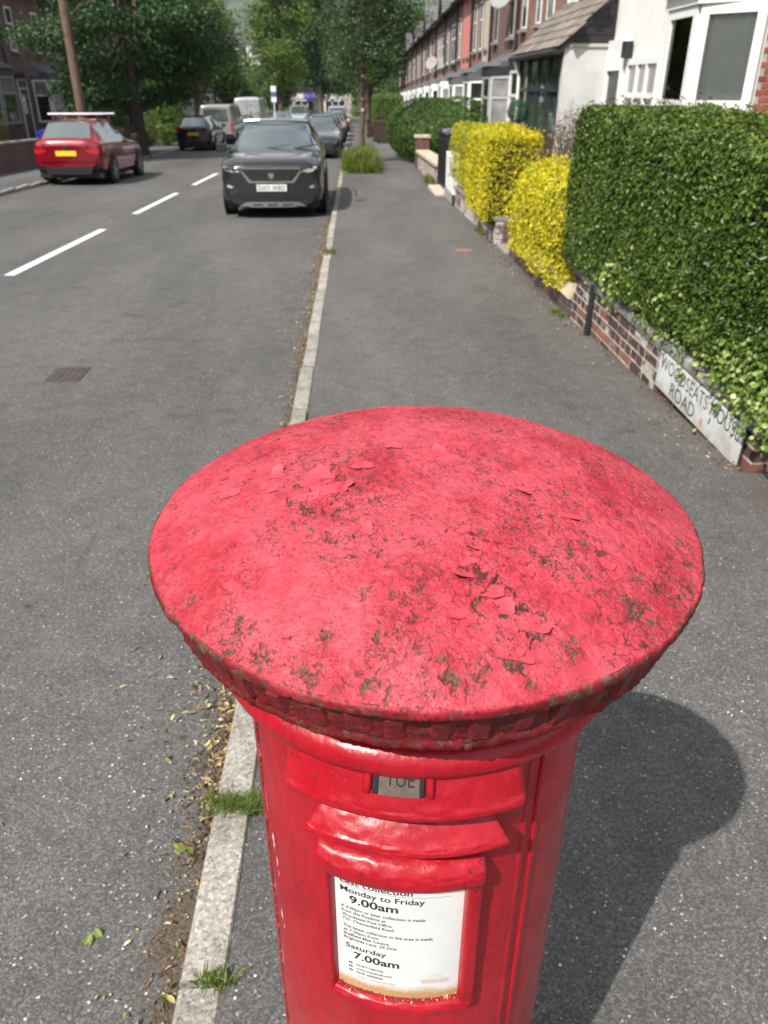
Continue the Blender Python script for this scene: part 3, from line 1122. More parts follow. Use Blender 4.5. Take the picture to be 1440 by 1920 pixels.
t = NT('black print')
t.set(Base_Color=(.018, .018, .02), Roughness=.5)
m_ink = t.m
t = NT('grey print')
t.set(Base_Color=(.035, .035, .037), Roughness=.5)
m_ink2 = t.m
t = NT('faded print')
t.set(Base_Color=(.40, .36, .34), Roughness=.5)
m_ink3 = t.m


def on_tab(x_, z_):
    f = (z_ - 1.2435) / (1.273 - 1.2435)
    return cyl(math.degrees(x_ / .22), .2232 - .0089 * f + .0003, z_)


lettering('TUE', on_tab, m_ink, tab, -.0105, 1.2535, .0265, .0135)

# collection plate and its moulded frame
PR = .1978
t = NT('white enamel plate')
v = t.co()
xyz = t.n.new("ShaderNodeSeparateXYZ")
t.link(v, xyz.inputs[0])
low = t.math('SUBTRACT', t.math('MULTIPLY', t.math('SUBTRACT', .905 - ZB, xyz.outputs[2]), 40), t.math('MULTIPLY', t.noise(38, 5, .65, v), -1.0))
c = t.mix(t.ramp(low, [(.45, 0.), (1.35, 1.)]), t.ramp(t.noise(25, 4, .5, v), [(.3, (.60, .615, .61)), (.7, (.66, .67, .655))]), (.42, .27, .12))
t.set(Base_Color=c, Roughness=.22, Coat_Weight=.3)
m_plate = t.m
plate = shell('collection_plate', PR, list(np.linspace(-20.6, 20.6, 40)), [.880, .9, .93, 1.0, 1.05, 1.09], m_plate, box)
on_plate = lambda x_, z_: cyl(math.degrees(x_ / PR), PR + .00035, z_)
s0 = R(9) * PR
LINES = [('Last collection', -27.3, 1.0685, -4.5, .0085, .012, m_ink),
         ('Monday to Friday', -27.3, 1.0545, -.7, .0085, .012, m_ink), ('9.00am', -24.3, 1.0385, -8.8, .0122, .02, m_ink),
         ('A 4.00pm or later collection is made', -27.3, 1.0265, -.4, .0047, .009, m_ink2), ('from the Postbox at', -27.2, 1.0195, -12.6, .0047, .009, m_ink2),
         ('Woodseats Post Office,', -27.1, 1.0125, -10.4, .0045, .009, m_ink2), ('723  Chesterfield Road', -26.9, 1.0055, -10.2, .0045, .009, m_ink2),
         ('The latest collection in the area is made', -26.8, .9935, 2.2, .0047, .009, m_ink2), ('at 7.30pm from', -26.7, .9865, -14.9, .0045, .009, m_ink2),
         ('Sheffield Mail Centre,', -26.7, .9795, -11.3, .0046, .009, m_ink2), ('Brightside Lane  S9 2XX', -26.6, .9728, -8.9, .0045, .009, m_ink2),
         ('Saturday', -26.1, .9575, -12.4, .0080, .010, m_ink), ('7.00am', -23.4, .9405, -8.2, .0122, .02, m_ink),
         ('03457 740740', -22.7, .9275, -13.5, .0036, .009, m_ink2), ('www.royalmail.com', -22.6, .9205, -10.5, .0038, .009, m_ink2),
         ('0345 6000606', -22.6, .9135, -13.5, .0036, .009, m_ink2), ('Postbox number S8 454D', -22.5, .9065, -9.3, .0032, 0, m_ink3)]
for s, a0, z_, a1, ch_, bo, mm in LINES:
    lettering(s, on_plate, mm, plate, R(a0) * PR + s0, z_, R(a1 - a0) * PR, ch_, bo)


def plate_patch(a0, a1, z0, z1, m, dr=.0004, name='print'):
    a0, a1 = a0 + 9, a1 + 9
    st = np.linspace(a0, a1, 10)
    V = [cyl(q_, PR + dr, z0) for q_ in st] + [cyl(q_, PR + dr, z1) for q_ in st]
    F = [(i, i + 1, 11 + i, 10 + i) for i in range(9)]
    return np_mesh(name, np.array(V), np.array(F), m, plate)


plate_patch(-27.5, 7.3, 1.0658, 1.0662, m_ink2)
for z_ in (.9275, .9205, .9135):
    plate_patch(-25.2, -24.0, z_, z_ + .0038, m_ink2)
    plate_patch(-24.9, -24.3, z_ + .0010, z_ + .0026, m_plate, .0007)
t = NT('bleached red print')
t.set(Base_Color=(.55, .44, .42), Roughness=.4)
m_logo = t.m
plate_patch(-1, 8, .9135, .9205, m_logo)
lettering('Royal Mail', lambda a, c_: cyl(math.degrees(a / PR), PR + .0008, c_), m_plate, plate, R(.6) * PR + s0, .9152, R(5.8) * PR, .0036, .01)
t = NT('bleached yellow print')
t.set(Base_Color=(.62, .60, .42), Roughness=.4)
plate_patch(-.5, 7.6, .9225, .9233, t.m)
plate_patch(1.5, 5.4, .9245, .9285, t.m)
fr_t = block('frame_head', -25.6, 25.6, smoothprof([(.19, 1.126), (.2045, 1.1225), (.2118, 1.114), (.2140, 1.108), (.2146, 1.100), (.2130, 1.0925), (.2095, 1.0862), (.2045, 1.0815), (.19, 1.079)], 3), m_red, box, .19, 48, 1.4, .0008, 7)
for a0, a1 in ((-25.0, -20.3), (20.3, 25.4)):
    block('frame_side', a0, a1, smoothprof([(.19, .868), (.2065, .868), (.2078, .95), (.2078, 1.05), (.207, 1.11), (.19, 1.11)], 4), m_red, box, .19, 6, .8, .0006, 9)
block('frame_sill', -25., 25.4, smoothprof([(.19, .884), (.203, .884), (.2075, .879), (.208, .870), (.2045, .861), (.19, .856)]), m_red, box, .19, 40, 1.4, .0008, 11)
# grit and moss caught along the foot of the plate
bits = MB()
for i in range(150):
    a = random.uniform(-20, 20)
    r_ = PR + random.uniform(.0005, .0055)
    s = random.uniform(.0005, .0016)
    c0 = Vector(cyl(a, r_, .8845 + random.uniform(0, .003) * random.random()))
    vs = [c0 + Vector((random.uniform(-1, 1), random.uniform(-1, 1), random.uniform(-1, 1))) * s * 1.3 for _ in range(4)]
    bits.add(vs, [(0, 1, 2), (0, 2, 3), (0, 3, 1), (1, 3, 2)])
t = NT('grit')
t.set(Base_Color=t.ramp(t.island(), [(0, (.02, .018, .012)), (.5, (.07, .06, .03)), (.75, (.35, .3, .17)), (1, (.6, .55, .4))]), Roughness=.9)
o = bits.build('grit', t.m, box)
stuff(o)
# places where the top coat has come away beside the seam, down to pink primer
t = NT('bared pink primer')
t.set(Base_Color=t.ramp(t.noise(150, 4, .6), [(.35, (.40, .10, .12)), (.6, (.66, .34, .36))]), Roughness=.8)
m_prim = t.m
for (a, z_, ha, hz_) in ((-50.5, 1.035, 1.3, .017), (-49.3, 1.005, .9, .012), (-48.8, .985, .5, .007), (-49.6, .905, .9, .013), (-48.6, .885, .5, .007), (-53.5, 1.09, .35, .02), (-53.2, .95, .35, .025), (-53.3, .80, .4, .03)):
    b = MB()
    pts = [(a + ha * math.cos(q_) * random.uniform(.45, 1.1), z_ + hz_ * math.sin(q_) * random.uniform(.5, 1.1)) for q_ in np.linspace(0, 2 * math.pi, 15)[:-1]]
    b.add([cyl(p[0], .1964, p[1]) for p in pts] + [cyl(a, .1965, z_)], [(i, (i + 1) % 14, 14) for i in range(14)])
    b.build('bare_patch', m_prim, door, smooth=True)
# lock plate low on the door
b = MB()
b.box(-.004, .004, -.0055, .004, -.006, .006, 0, .0012)
o = b.build('lock', m_seam, door)
o.location = cyl(37, .197, .745)
o.rotation_euler = (0, 0, R(37))


# ------------------------------------------------------------------ brick materials
def brick_piece_mat(name, cols, bump=.6):
    """one colour for each single brick, with soot, lime bloom and pitting"""
    t = NT(name)
    geo = t.n.new("ShaderNodeNewGeometry")
    v = geo.outputs['Position']
    inf = t.n.new("ShaderNodeObjectInfo")
    c = t.ramp(inf.outputs['Random'], cols)
    c = t.mix(1., c, t.ramp(t.noise(22, 5, .65, v), [(.3, .6), (.5, 1.), (.72, 1.25)]), 'MULTIPLY')
    bloom = t.ramp(t.math('ADD', t.noise(7, 4, .62, v), t.math('MULTIPLY', t.noise(60, 3, .6, v), .2)), [(.68, 0.), (.82, .55)])
    c = t.mix(bloom, c, (.52, .47, .43))
    t.set(Base_Color=c, Roughness=.9)
    t.bump(t.noise(90, 5, .7, v), bump, .006)
    return t.m


m_brick = brick_piece_mat('weathered wall brick', [(0, (.040, .026, .026)), (.35, (.068, .036, .033)), (.65, (.098, .046, .039)), (.88, (.14, .062, .048)), (1, (.27, .105, .065))])
m_brick_d = brick_piece_mat('sooty wall brick', [(0, (.045, .035, .036)), (.5, (.085, .055, .052)), (1, (.15, .08, .065))])
m_brick_r = brick_piece_mat('red house brick', [(0, (.20, .052, .034)), (.5, (.27, .075, .048)), (1, (.34, .11, .07))], .4)
m_mortar = plain('pale lime mortar', (.44, .40, .36), .95, var=.45, scale=12, bump=.7, bscale=90)
m_mortar_d = plain('dirty mortar', (.17, .145, .125), .95, var=.4, scale=12, bump=.7, bscale=90)
t = NT('lichened coping stone')
c = t.ramp(t.noise(9, 6, .7), [(.28, (.06, .058, .05)), (.45, (.17, .165, .145)), (.62, (.27, .265, .24)), (.78, (.40, .39, .35))])
t.set(Base_Color=c, Roughness=.95)
t.bump(t.noise(50, 6, .7), .8, .008)
m_coping = t.m
m_cream = plain('cream sandstone coping', (.46, .40, .29), .9, var=.3, scale=9, bump=.5, bscale=60)

BRK = {}


def brick_mesh(L, D, H, m, key):
    if key in BRK:
        return random.choice(BRK[key])
    ms = []
    for k in range(3):
        b = MB()
        b.box(0, D, 0, L, 0, H, 0, .0035)
        o = b.build('brick', m)
        for v in o.data.vertices:
            v.co += Vector([random.uniform(-1, 1) * .0016 for _ in range(3)])
        ms.append(o.data)
        bpy.data.objects.remove(o)
    BRK[key] = ms
    return ms[0]


def lay_bricks(parent, length, courses, m, key, z0=0., pitch=.077, jit=.003, x=0., header_every=3, y_start=0.):
    """courses of single bricks along local y, faces at local x = 0"""
    hd = .065
    for c in range(courses):
        y = y_start
        k = 0
        first = True
        while y < length - .05:
            header = (c % header_every == header_every - 1) or random.random() < .10
            L = .1025 if header else .215
            if first and c % 2:
                L = .1025 if not header else .0525
            first = False
            L = min(L, length - y)
            if L < .04:
                break
            ky = key + ('h' if L < .08 else 'm' if L < .15 else 's')
            base = {'h': .0525, 'm': .1025, 's': .215}[ky[-1]]
            o = bpy.data.objects.new('brick', brick_mesh(base, .1, hd, m, ky))
            o.location = (x + random.uniform(-jit, jit), y, z0 + c * pitch + random.uniform(-.001, .001))
            o.scale = (1, L / base, 1)
            link(o, parent)
            y += L + .013
            k += 1


# ------------------------------------------------------------------ near garden wall, sign, hedge and ivy
WRZ, WRX = math.atan(.034), math.atan(.041)
W0 = Vector((2.07, 3.62, -.176))
wall1 = tag(empty('garden_wall', W0, WRZ, None, WRX), 'low weathered brick wall with lichened coping carrying the street name sign', 'garden wall')
LW = 3.36
b = MB()
b.box(.0025, .215, .008, LW - .006, -.1, .398)
b.build('mortar', m_mortar, wall1)
lay_bricks(wall1, LW, 5, m_brick, 'w', .012, .0775, .003)
for c in range(5):      # the exposed end: headers of the back leaf
    o = link(bpy.data.objects.new('brick', brick_mesh(.1025, .1, .065, m_brick, 'wm')), wall1)
    o.location = (.1125, -.002 + random.uniform(-.012, .008), .012 + c * .0775)
y = -.05
k = 0
while y < LW + .03:
    L = random.uniform(.55, .72)
    L = min(L, LW + .04 - y)
    b = MB()
    b.prism([(-.018, .402), (.255, .402), (.255, .452), (.235, .487), (.03, .487), (-.014, .462), (-.02, .43)], y + .004, y + L - .004, 'y')
    o = b.build('coping_stone', m_coping, wall1)
    for v in o.data.vertices:
        v.co += Vector([random.uniform(-1, 1) * .004 for _ in range(3)])
    y += L
    k += 1

# iron stake driven in against the wall
b = MB()
b.box(-.016, .016, -.024, .024, -.2, .41, 0, .003)
b.box(-.019, .019, -.027, .027, .405, .418, 0, .003)
o = b.build('iron_stake', plain('dark weathered iron', (.028, .03, .033), .6, .3, var=.35, scale=20))
o.location = (1.944, 6.38, g(6.38) + PZ)
o.rotation_euler = (R(-1), R(1.5), R(2))
tag(o, 'dark iron stake standing upright against the brick garden wall', 'post')

# street name sign, screwed to the wall
SW, SH = 1.195, .252
sg_ = tag(empty('street_sign', (2.062, 3.697, -.012), WRZ, None, math.atan(.052)), 'white street name sign with black lettering fixed to the low brick wall', 'street sign')
t = NT('white sign enamel')
xyz = t.n.new("ShaderNodeSeparateXYZ")
t.link(t.co(), xyz.inputs[0])
gr = t.math('ADD', t.noise(7, 5, .65), t.math('MULTIPLY', t.noise(60, 4, .6), .18))
low = t.math('SUBTRACT', gr, t.math('MULTIPLY', xyz.outputs[2], 1.6))
c = t.mix(t.ramp(low, [(.32, 0.), (.62, .75)]), (.62, .64, .64), (.36, .34, .31))
t.set(Base_Color=c, Roughness=.4)
m_sign = t.m
m_signb = plain('sign backing', (.03, .03, .032), .6)
b = MB()
b.box(-.020, -.006, 0, SW, 0, SH, 0, .004)
b.build('backing_board', m_signb, sg_)
cr = .022
pl = []
for cx_, cy_, a0 in ((SW - cr - .006, SH - cr - .006, 0), (cr + .006, SH - cr - .006, 90), (cr + .006, cr + .008, 180), (SW - cr - .006, cr + .008, 270)):
    for a in range(0, 91, 18):
        pl.append((cx_ + cr * math.cos(R(a0 + a)), cy_ + cr * math.sin(R(a0 + a))))
b = MB()
b.prism(pl, -.0245, -.0195, 'x')
face = b.build('sign_face', m_sign, sg_)
on_sign = lambda x_, z_: (-.0252, SW - x_, z_)
lettering('WOODSEATS HOUSE', on_sign, m_ink, face, .036, .142, 1.122, .086, -.004)
lettering('ROAD', on_sign, m_ink, face, .245, .027, .37, .086, -.004)
t = NT('faded red paint')
t.set(Base_Color=(.5, .17, .13), Roughness=.5)
lettering('8', on_sign, t.m, face, .70, .032, .038, .05, .006)
for yy in (.03, SW - .03):
    for zz_ in (.03, SH - .03):
        b = MB()
        b.lathe([(0.0, -.0285), (.005, -.028), (.006, -.0245)], 10, 0, (yy, zz_), 'x')
        b.build('screw', m_signb, face)

# clipped privet hedge behind the wall
lf_privet = leaf_mat('privet leaf', [(.0, (.016, .034, .008)), (.25, (.036, .070, .012)), (.55, (.066, .118, .018)), (.8, (.115, .175, .026)), (.95, (.20, .25, .055))], .22, .34, 2.2)
lf_core = plain('hedge core shade', (.018, .02, .010), .95, var=.4, scale=9)  # dark tone puts the shade inside a hedge into the colour


def make_hedge(name, label, x0, x1, y0, y1, z0, z1, n, size, mat, loc=(0, 0, 0), rz=0., near=True, aspect=.58, lump=.03, rnd=.1, faces=('-x', '-y', '+z', '+x', '+y'), wts=None, depth=.06, spread=.55, inset=.09, slope=0., cat='hedge', stray=0):
    h = tag(empty(name, loc, rz), label, cat)
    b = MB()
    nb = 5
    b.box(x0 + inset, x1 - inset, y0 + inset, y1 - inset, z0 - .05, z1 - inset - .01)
    b.build('light_block_core', lf_core, h)  # dark solid added inside to block light, not real branches
    P, N = hedge_points(n, x0, x1, y0, y1, z0, z1, faces, wts, depth, lump, rnd)
    if slope:
        P[:, 2] += slope * (P[:, 1] - y0) * np.clip((P[:, 2] - z0) / (z1 - z0), 0, 1)
    N[:, 2] += .25
    V, F = leaves(P, N, size, aspect, spread, .3, near)
    np_mesh('foliage', V, F, mat, h)
    if stray:
        P, N = hedge_points(stray, x0, x1, y0, y1, z0, z1, faces, wts, .01, lump * 1.6, rnd)
        if slope:
            P[:, 2] += slope * (P[:, 1] - y0) * np.clip((P[:, 2] - z0) / (z1 - z0), 0, 1)
        out = rng.exponential(.022, stray)[:, None]
        P = np.repeat(P + N * out, 3, 0) + rng.normal(size=(stray * 3, 3)) * .012
        V, F = leaves(P, np.repeat(N, 3, 0) + np.array([0, 0, .5]), size, aspect, .8, .3, near)
        np_mesh('stray_shoots', V, F, mat, h)
    return h


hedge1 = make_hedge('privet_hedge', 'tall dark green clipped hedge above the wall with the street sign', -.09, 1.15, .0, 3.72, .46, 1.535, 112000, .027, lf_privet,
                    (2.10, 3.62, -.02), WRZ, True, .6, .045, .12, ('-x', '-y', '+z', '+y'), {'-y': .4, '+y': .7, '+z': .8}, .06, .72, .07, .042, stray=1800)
# a few cut stems and pale shoots standing out of the face
lf_shoot = leaf_mat('pale new shoots', [(0, (.10, .17, .02)), (.5, (.20, .27, .04)), (1, (.33, .36, .10))], .35, .4, 5)
n_ = 900
P, N = hedge_points(n_, -.09, 1.15, 0, 3.72, .36, 1.55, ('-x', '+z'), {'+z': 2.5}, .01, .035, .1)
P[:, 2] += .042 * P[:, 1] * np.clip((P[:, 2] - .36) / 1.18, 0, 1)
V, F = leaves(P + N * .012, N + np.array([0, 0, .4]), .03, .5, .5, .3, True)
np_mesh('young_shoots', V, F, lf_shoot, hedge1)

# variegated ivy creeping out of the hedge foot over the coping
lf_ivy = leaf_mat('variegated ivy leaf', [(0, (.04, .085, .018)), (.35, (.10, .18, .03)), (.6, (.20, .29, .06)), (.8, (.38, .44, .15)), (1, (.60, .60, .34))], .3, .4, 6)
ivy = tag(empty('ivy', W0, WRZ, None, WRX), 'cream and green variegated ivy spilling over the wall coping under the hedge', 'ivy')
cl = []
for (yy, zz_, sy, sz_, nn, xo) in [(.26, .63, .16, .07, 300, -.07), (.02, .60, .12, .08, 240, -.06), (.55, .62, .16, .06, 110, -.04), (-.15, .56, .10, .08, 160, -.05), (1.0, .66, .30, .08, 150, -.03), (1.55, .72, .22, .14, 140, -.03),
                                   (2.05, .70, .25, .10, 190, -.03), (2.45, .62, .18, .06, 150, -.04), (2.35, .52, .08, .05, 60, -.06), (1.25, .54, .2, .03, 50, -.04), (1.4, .85, .2, .12, 80, -.02), (2.9, .56, .25, .05, 70, -.02),
                                   (.87, .40, .018, .018, 7, -.05), (.40, .40, .03, .015, 7, -.05), (2.3, .42, .03, .03, 9, -.05)]:
    m_ = np.stack([xo + rng.normal(size=nn) * .025, yy + rng.normal(size=nn) * sy, zz_ + rng.normal(size=nn) * sz_], 1)
    cl.append(m_)
P = np.concatenate(cl)
P[:, 2] = np.maximum(P[:, 2], .2)
top = (P[:, 0] > -.03) & (P[:, 2] < .49)
P[top, 0] = -.05 - rng.random(top.sum()) * .02
V, F = leaves(P, np.tile([[-1, -.25, .45]], (len(P), 1)), .029, .9, .5, .25, True, .6)
np_mesh('foliage', V, F, lf_ivy, ivy)
b = MB()
for k in range(16):
    y0 = random.uniform(-.1, 2.8)
    p = [Vector((-.02, y0, .60)), Vector((-.05, y0 + .03, .5)), Vector((-.045, y0 + random.uniform(-.1, .1), random.uniform(.36, .46)))]
    b.tube(p, [.003, .0025, .0015], 5)
stuff(b.build('stems', plain('ivy stem', (.10, .075, .05), .9), ivy))

# ------------------------------------------------------------------ low wall with golden dome, then block hedges
lf_gold = leaf_mat('golden privet leaf', [(0, (.09, .13, .010)), (.22, (.20, .25, .012)), (.42, (.42, .42, .015)), (.62, (.68, .56, .018)), (.82, (.82, .66, .03)), (1, (.92, .80, .10))], .3, .42, 2.6)
lf_gold2 = leaf_mat('green-gold privet leaf', [(0, (.08, .12, .015)), (.3, (.19, .25, .02)), (.6, (.42, .42, .025)), (.85, (.72, .60, .035)), (1, (.85, .76, .10))], .3, .42, 2.2)
wall2 = tag(empty('edging_wall', (1.955, 7.0, g(7.) + PZ)), 'low soot-dark brick wall with pale slab edging under the golden dome hedge', 'garden wall')
b = MB()
b.box(.008, .2, .02, 3.35, -.2, .155)
b.build('mortar', m_mortar_d, wall2)
lay_bricks(wall2, 3.35, 2, m_brick_d, 'd', .003, .077, .004)
y = .02
while y < 3.3:
    L = random.uniform(.4, .6)
    L = min(L, 3.36 - y)
    b = MB()
    b.prism([(-.012, .158), (.05, .158), (.085, .255), (.04, .262)], y, y + L - .008, 'y')
    o = b.build('edging_slab', m_cream, wall2)
    for v in o.data.vertices:
        v.co += Vector([random.uniform(-1, 1) * .004 for _ in range(3)])
    y += L
wall2.rotation_euler = (SLOPE + .004, 0, R(-.6))

make_hedge('golden_hedge', 'rounded bright yellow hedge dome next to the tall green hedge', 1.83, 3.0, 7.22, 10.0, .12, 1.075, 30000, .030, lf_gold, aspect=.5, lump=.06, rnd=.42, near=True, depth=.10, spread=.8, inset=.22, stray=900)
make_hedge('golden_hedge', 'square-cut yellow hedge block with sharp front corner on the old wall', 1.74, 2.55, 11.15, 13.2, .18, 1.27, 26000, .030, lf_gold, aspect=.5, lump=.05, rnd=.09, near=True, depth=.10, spread=.8, inset=.13, wts={'+z': 1.4}, stray=800)
make_hedge('golden_hedge', 'patchy green-yellow hedge between the square yellow block and the white wall', 1.86, 2.85, 13.35, 16.3, .30, 1.24, 24000, .034, lf_gold2, aspect=.5, lump=.09, rnd=.2, near=False, depth=.10, spread=.7, inset=.15)
# old limewashed wall under the yellow blocks
t = NT('flaking limewash on brick')
geo = t.n.new("ShaderNodeNewGeometry")
v = geo.outputs['Position']
f = t.ramp(t.math('ADD', t.noise(5, 5, .65, v), t.math('MULTIPLY', t.noise(30, 3, .6, v), .2)), [(.52, 0.), (.64, 1.)])
c = t.mix(f, t.ramp(t.noise(14, 4, .6, v), [(.3, (.06, .038, .036)), (.7, (.14, .075, .062))]), t.ramp(t.noise(20, 4, .6, v), [(.3, (.34, .31, .31)), (.7, (.55, .52, .50))]))
t.set(Base_Color=c, Roughness=.9)
t.bump(t.noise(60, 5, .7, v), .7, .008)
m_lime = t.m
wall3 = tag(empty('limewashed_wall', (1.945, 11.15, g(11.15) + PZ)), 'old brick wall with flaking limewash below the square yellow hedge', 'garden wall')
b = MB()
b.box(.008, .42, .008, 4.85, -.2, .335)
b.build('mortar', m_mortar_d, wall3)
lay_bricks(wall3, 4.85, 4, m_lime, 'l', .006, .077, .004)
for c in range(4):
    for k in range(3):
        o = link(bpy.data.objects.new('brick', brick_mesh(.1025, .1, .065, m_brick_d, 'dm')), wall3)
        o.location = (.11 + k * .112, -.003 + random.uniform(-.006, .004), .006 + c * .077)
y = 0
while y < 4.8:
    L = min(random.uniform(.5, .8), 4.86 - y)
    b = MB()
    b.box(-.03, .44, y, y + L - .01, .318, .375, 0, .008)
    b.build('coping_stone', m_coping, wall3)
    y += L
wall3.rotation_euler = (SLOPE, 0, 0)
# doorstep stone in the gap between the walls
b = MB()
b.box(-.02, .5, -.33, .33, -.05, .035, 0, .008)
o = b.build('threshold_stone', plain('worn grey stone', (.23, .22, .20), .9, var=.3, scale=8, bump=.5))
o.location = (1.98, 10.76, g(10.76) + PZ)
tag(o, 'worn flat stone step in the gap between two low walls', 'step')

# reddish shrub behind the golden hedges
lf_shrub = leaf_mat('bronze shrub leaf', [(0, (.03, .018, .012)), (.35, (.085, .04, .028)), (.6, (.10, .075, .03)), (.85, (.14, .15, .045)), (1, (.26, .12, .08))], .25, .5, 4)
sh = tag(empty('bronze_shrub', (2.95, 10.9, g(10.9) + PZ)), 'loose bronze and olive shrub behind the yellow hedges', 'shrub')
b = MB()
for k in range(46):
    a = random.uniform(0, 6.28)
    s = random.uniform(.15, .75)
    b.tube([(0, 0, 0), (math.cos(a) * s * .5, math.sin(a) * s * .6, .8), (math.cos(a) * s, math.sin(a) * s * 1.1, random.uniform(1.3, 1.85))], [.012, .007, .002], 5)
b.build('stem', plain('shrub stem', (.09, .05, .035), .9), sh)
P, N = blob_points(9000, [(0, 0, .85, .62, 1.0, .8), (-.2, -.4, 1.15, .4, .5, .5), (.2, .4, 1.3, .4, .6, .45)], .7, .07, 700)
V, F = leaves(P, N, .036, .42, .9, .2, False)
np_mesh('foliage', V, F, lf_shrub, sh)

# ------------------------------------------------------------------ white wall, gate, capped wall, bins
m_white = plain('white masonry paint', (.74, .74, .72), .7, var=.06, scale=4, bump=.15, bscale=40)
m_grey = plain('grey render plinth', (.28, .28, .27), .9, var=.2, scale=8, bump=.3)
ww = tag(empty('white_wall', (1.95, 16.05, g(16.05) + PZ)), 'short white painted garden wall with grey foot beside the gate', 'garden wall')
b = MB()
b.prism([(0, .16), (1.72, .19), (1.72, .86), (0, .60)], 0, .22, 'x')
b.build('wall', m_white, ww)
b = MB()
b.box(-.015, .235, -.01, 1.73, -.2, .17)
b.build('plinth', m_grey, ww)
b = MB()
b.tube([(-.03, -.06, -.02), (-.03, -.06, .2)], .03, 8)
b.build('drain_pipe', plain('black iron pipe', (.02, .02, .02), .5), ww)
# iron gate standing open along the pavement line
m_iron = plain('black gate paint', (.014, .015, .016), .45, .2, var=.3, scale=15)
gt = tag(empty('iron_gate', (2.0, 17.85, g(17.85) + PZ)), 'black iron bar gate between white wall and capped wall', 'gate')
for yy in (0, 1.9):
    b = MB()
    b.box(-.03, .03, yy - .03, yy + .03, -.05, 1.22)
    b.build('gate_post', m_iron, gt)
for k in range(13):
    b = MB()
    b.tube([(0, .12 + k * .138, .08), (0, .12 + k * .138, 1.1)], .009, 6)
    b.build('bar', m_iron, gt)
for zz_ in (.12, 1.04):
    b = MB()
    b.box(-.012, .012, .03, 1.87, zz_, zz_ + .03)
    b.build('rail', m_iron, gt)
b = MB()
b.box(-.25, .6, 0, 1.85, -.05, .045, 0, .01)
o = b.build('threshold_stone', plain('pale doorstep', (.46, .40, .32), .9, var=.3, scale=7))
o.location = (2.0, 17.88, g(17.9) + PZ)
tag(o, 'pale stone step in front of the black iron gate', 'step')
m_lwall = brick_piece_mat('pale patched brick', [(0, (.16, .10, .085)), (.5, (.33, .26, .22)), (1, (.48, .42, .37))])
cw = tag(empty('capped_wall', (1.98, 20.0, g(20.) + PZ)), 'low pale brick wall with thick cream stone caps and red brick pier', 'garden wall')
b = MB()
b.box(.008, .3, .008, 6.2, -.2, .44)
b.build('mortar', m_mortar, cw)
lay_bricks(cw, 6.2, 5, m_lwall, 'p', .01, .085, .004)
for k in range(7):
    b = MB()
    b.box(-.06, .37, k * .9 - .02, k * .9 + .86, .445, .535, 0, .012)
    b.build('cap_stone', m_cream, cw)
b = MB()
b.box(-.05, .36, 6.25, 6.68, -.1, .86)
pr_ = b.build('pier', m_brick, cw)
b = MB()
b.box(-.09, .40, 6.21, 6.72, .86, .95, 0, .012)
b.build('pier_cap', m_cream, cw)
cw.rotation_euler = (SLOPE, 0, 0)


def wheelie_bin(label, loc, rz, col, lidcol=None):
    r = tag(empty('wheelie_bin', loc, rz), label, 'bin', None)
    mb = plain('bin plastic ' + str(col), col, .45, var=.15, scale=5)
    b = MB()
    n0, n1 = (.22, .26), (.29, .36)
    vs = [(-n0[0], -n0[1], .04), (n0[0], -n0[1], .04), (n0[0], n0[1], .04), (-n0[0], n0[1], .04), (-n1[0], -n1[1], .93), (n1[0], -n1[1], .93), (n1[0], n1[1], .93), (-n1[0], n1[1], .93)]
    b.add(vs, [(3, 2, 1, 0), (4, 5, 6, 7), (0, 1, 5, 4), (1, 2, 6, 5), (2, 3, 7, 6), (3, 0, 4, 7)])
    b.box(-.305, .305, -.375, .375, .90, .945, 0, .01)
    b.build('body', mb, r)
    b = MB()
    b.prism([(-.39, .95), (.36, .95), (.38, .985), (.30, 1.045), (-.25, 1.06), (-.38, .99)], -.31, .31, 'x')
    b.build('lid', plain('bin lid ' + str(lidcol or col), lidcol or col, .4, var=.12, scale=5), r)
    b = MB()
    b.tube([(-.22, .40, .96), (.22, .40, .96)], .016, 8)
    b.build('handle', mb, r)
    for s in (-1, 1):
        b = MB()
        b.lathe([(.0, s * .24), (.1, s * .24), (.1, s * .29), (0, s * .29)], 18, 0, (.27, .1), 'x')
        b.build('wheel', m_black, r)
    return r


wheelie_bin('black wheelie bin with grey lid behind the iron gate', (2.42, 19.6, g(19.6) + PZ + .22), R(95), (.018, .019, .021), (.11, .12, .135))
wheelie_bin('brown wheelie bin by the rounded hedge, nearer the capped wall', (1.62, 45.2, g(45.2) + PZ), R(80), (.045, .026, .02))
wheelie_bin('brown wheelie bin partly behind another brown bin beyond the rounded hedge', (1.45, 47.4, g(47.4) + PZ), R(85), (.05, .028, .02))
wheelie_bin('brown wheelie bin farthest along the pavement by the street tree', (1.2, 54., g(54.) + PZ), R(95), (.055, .03, .022))

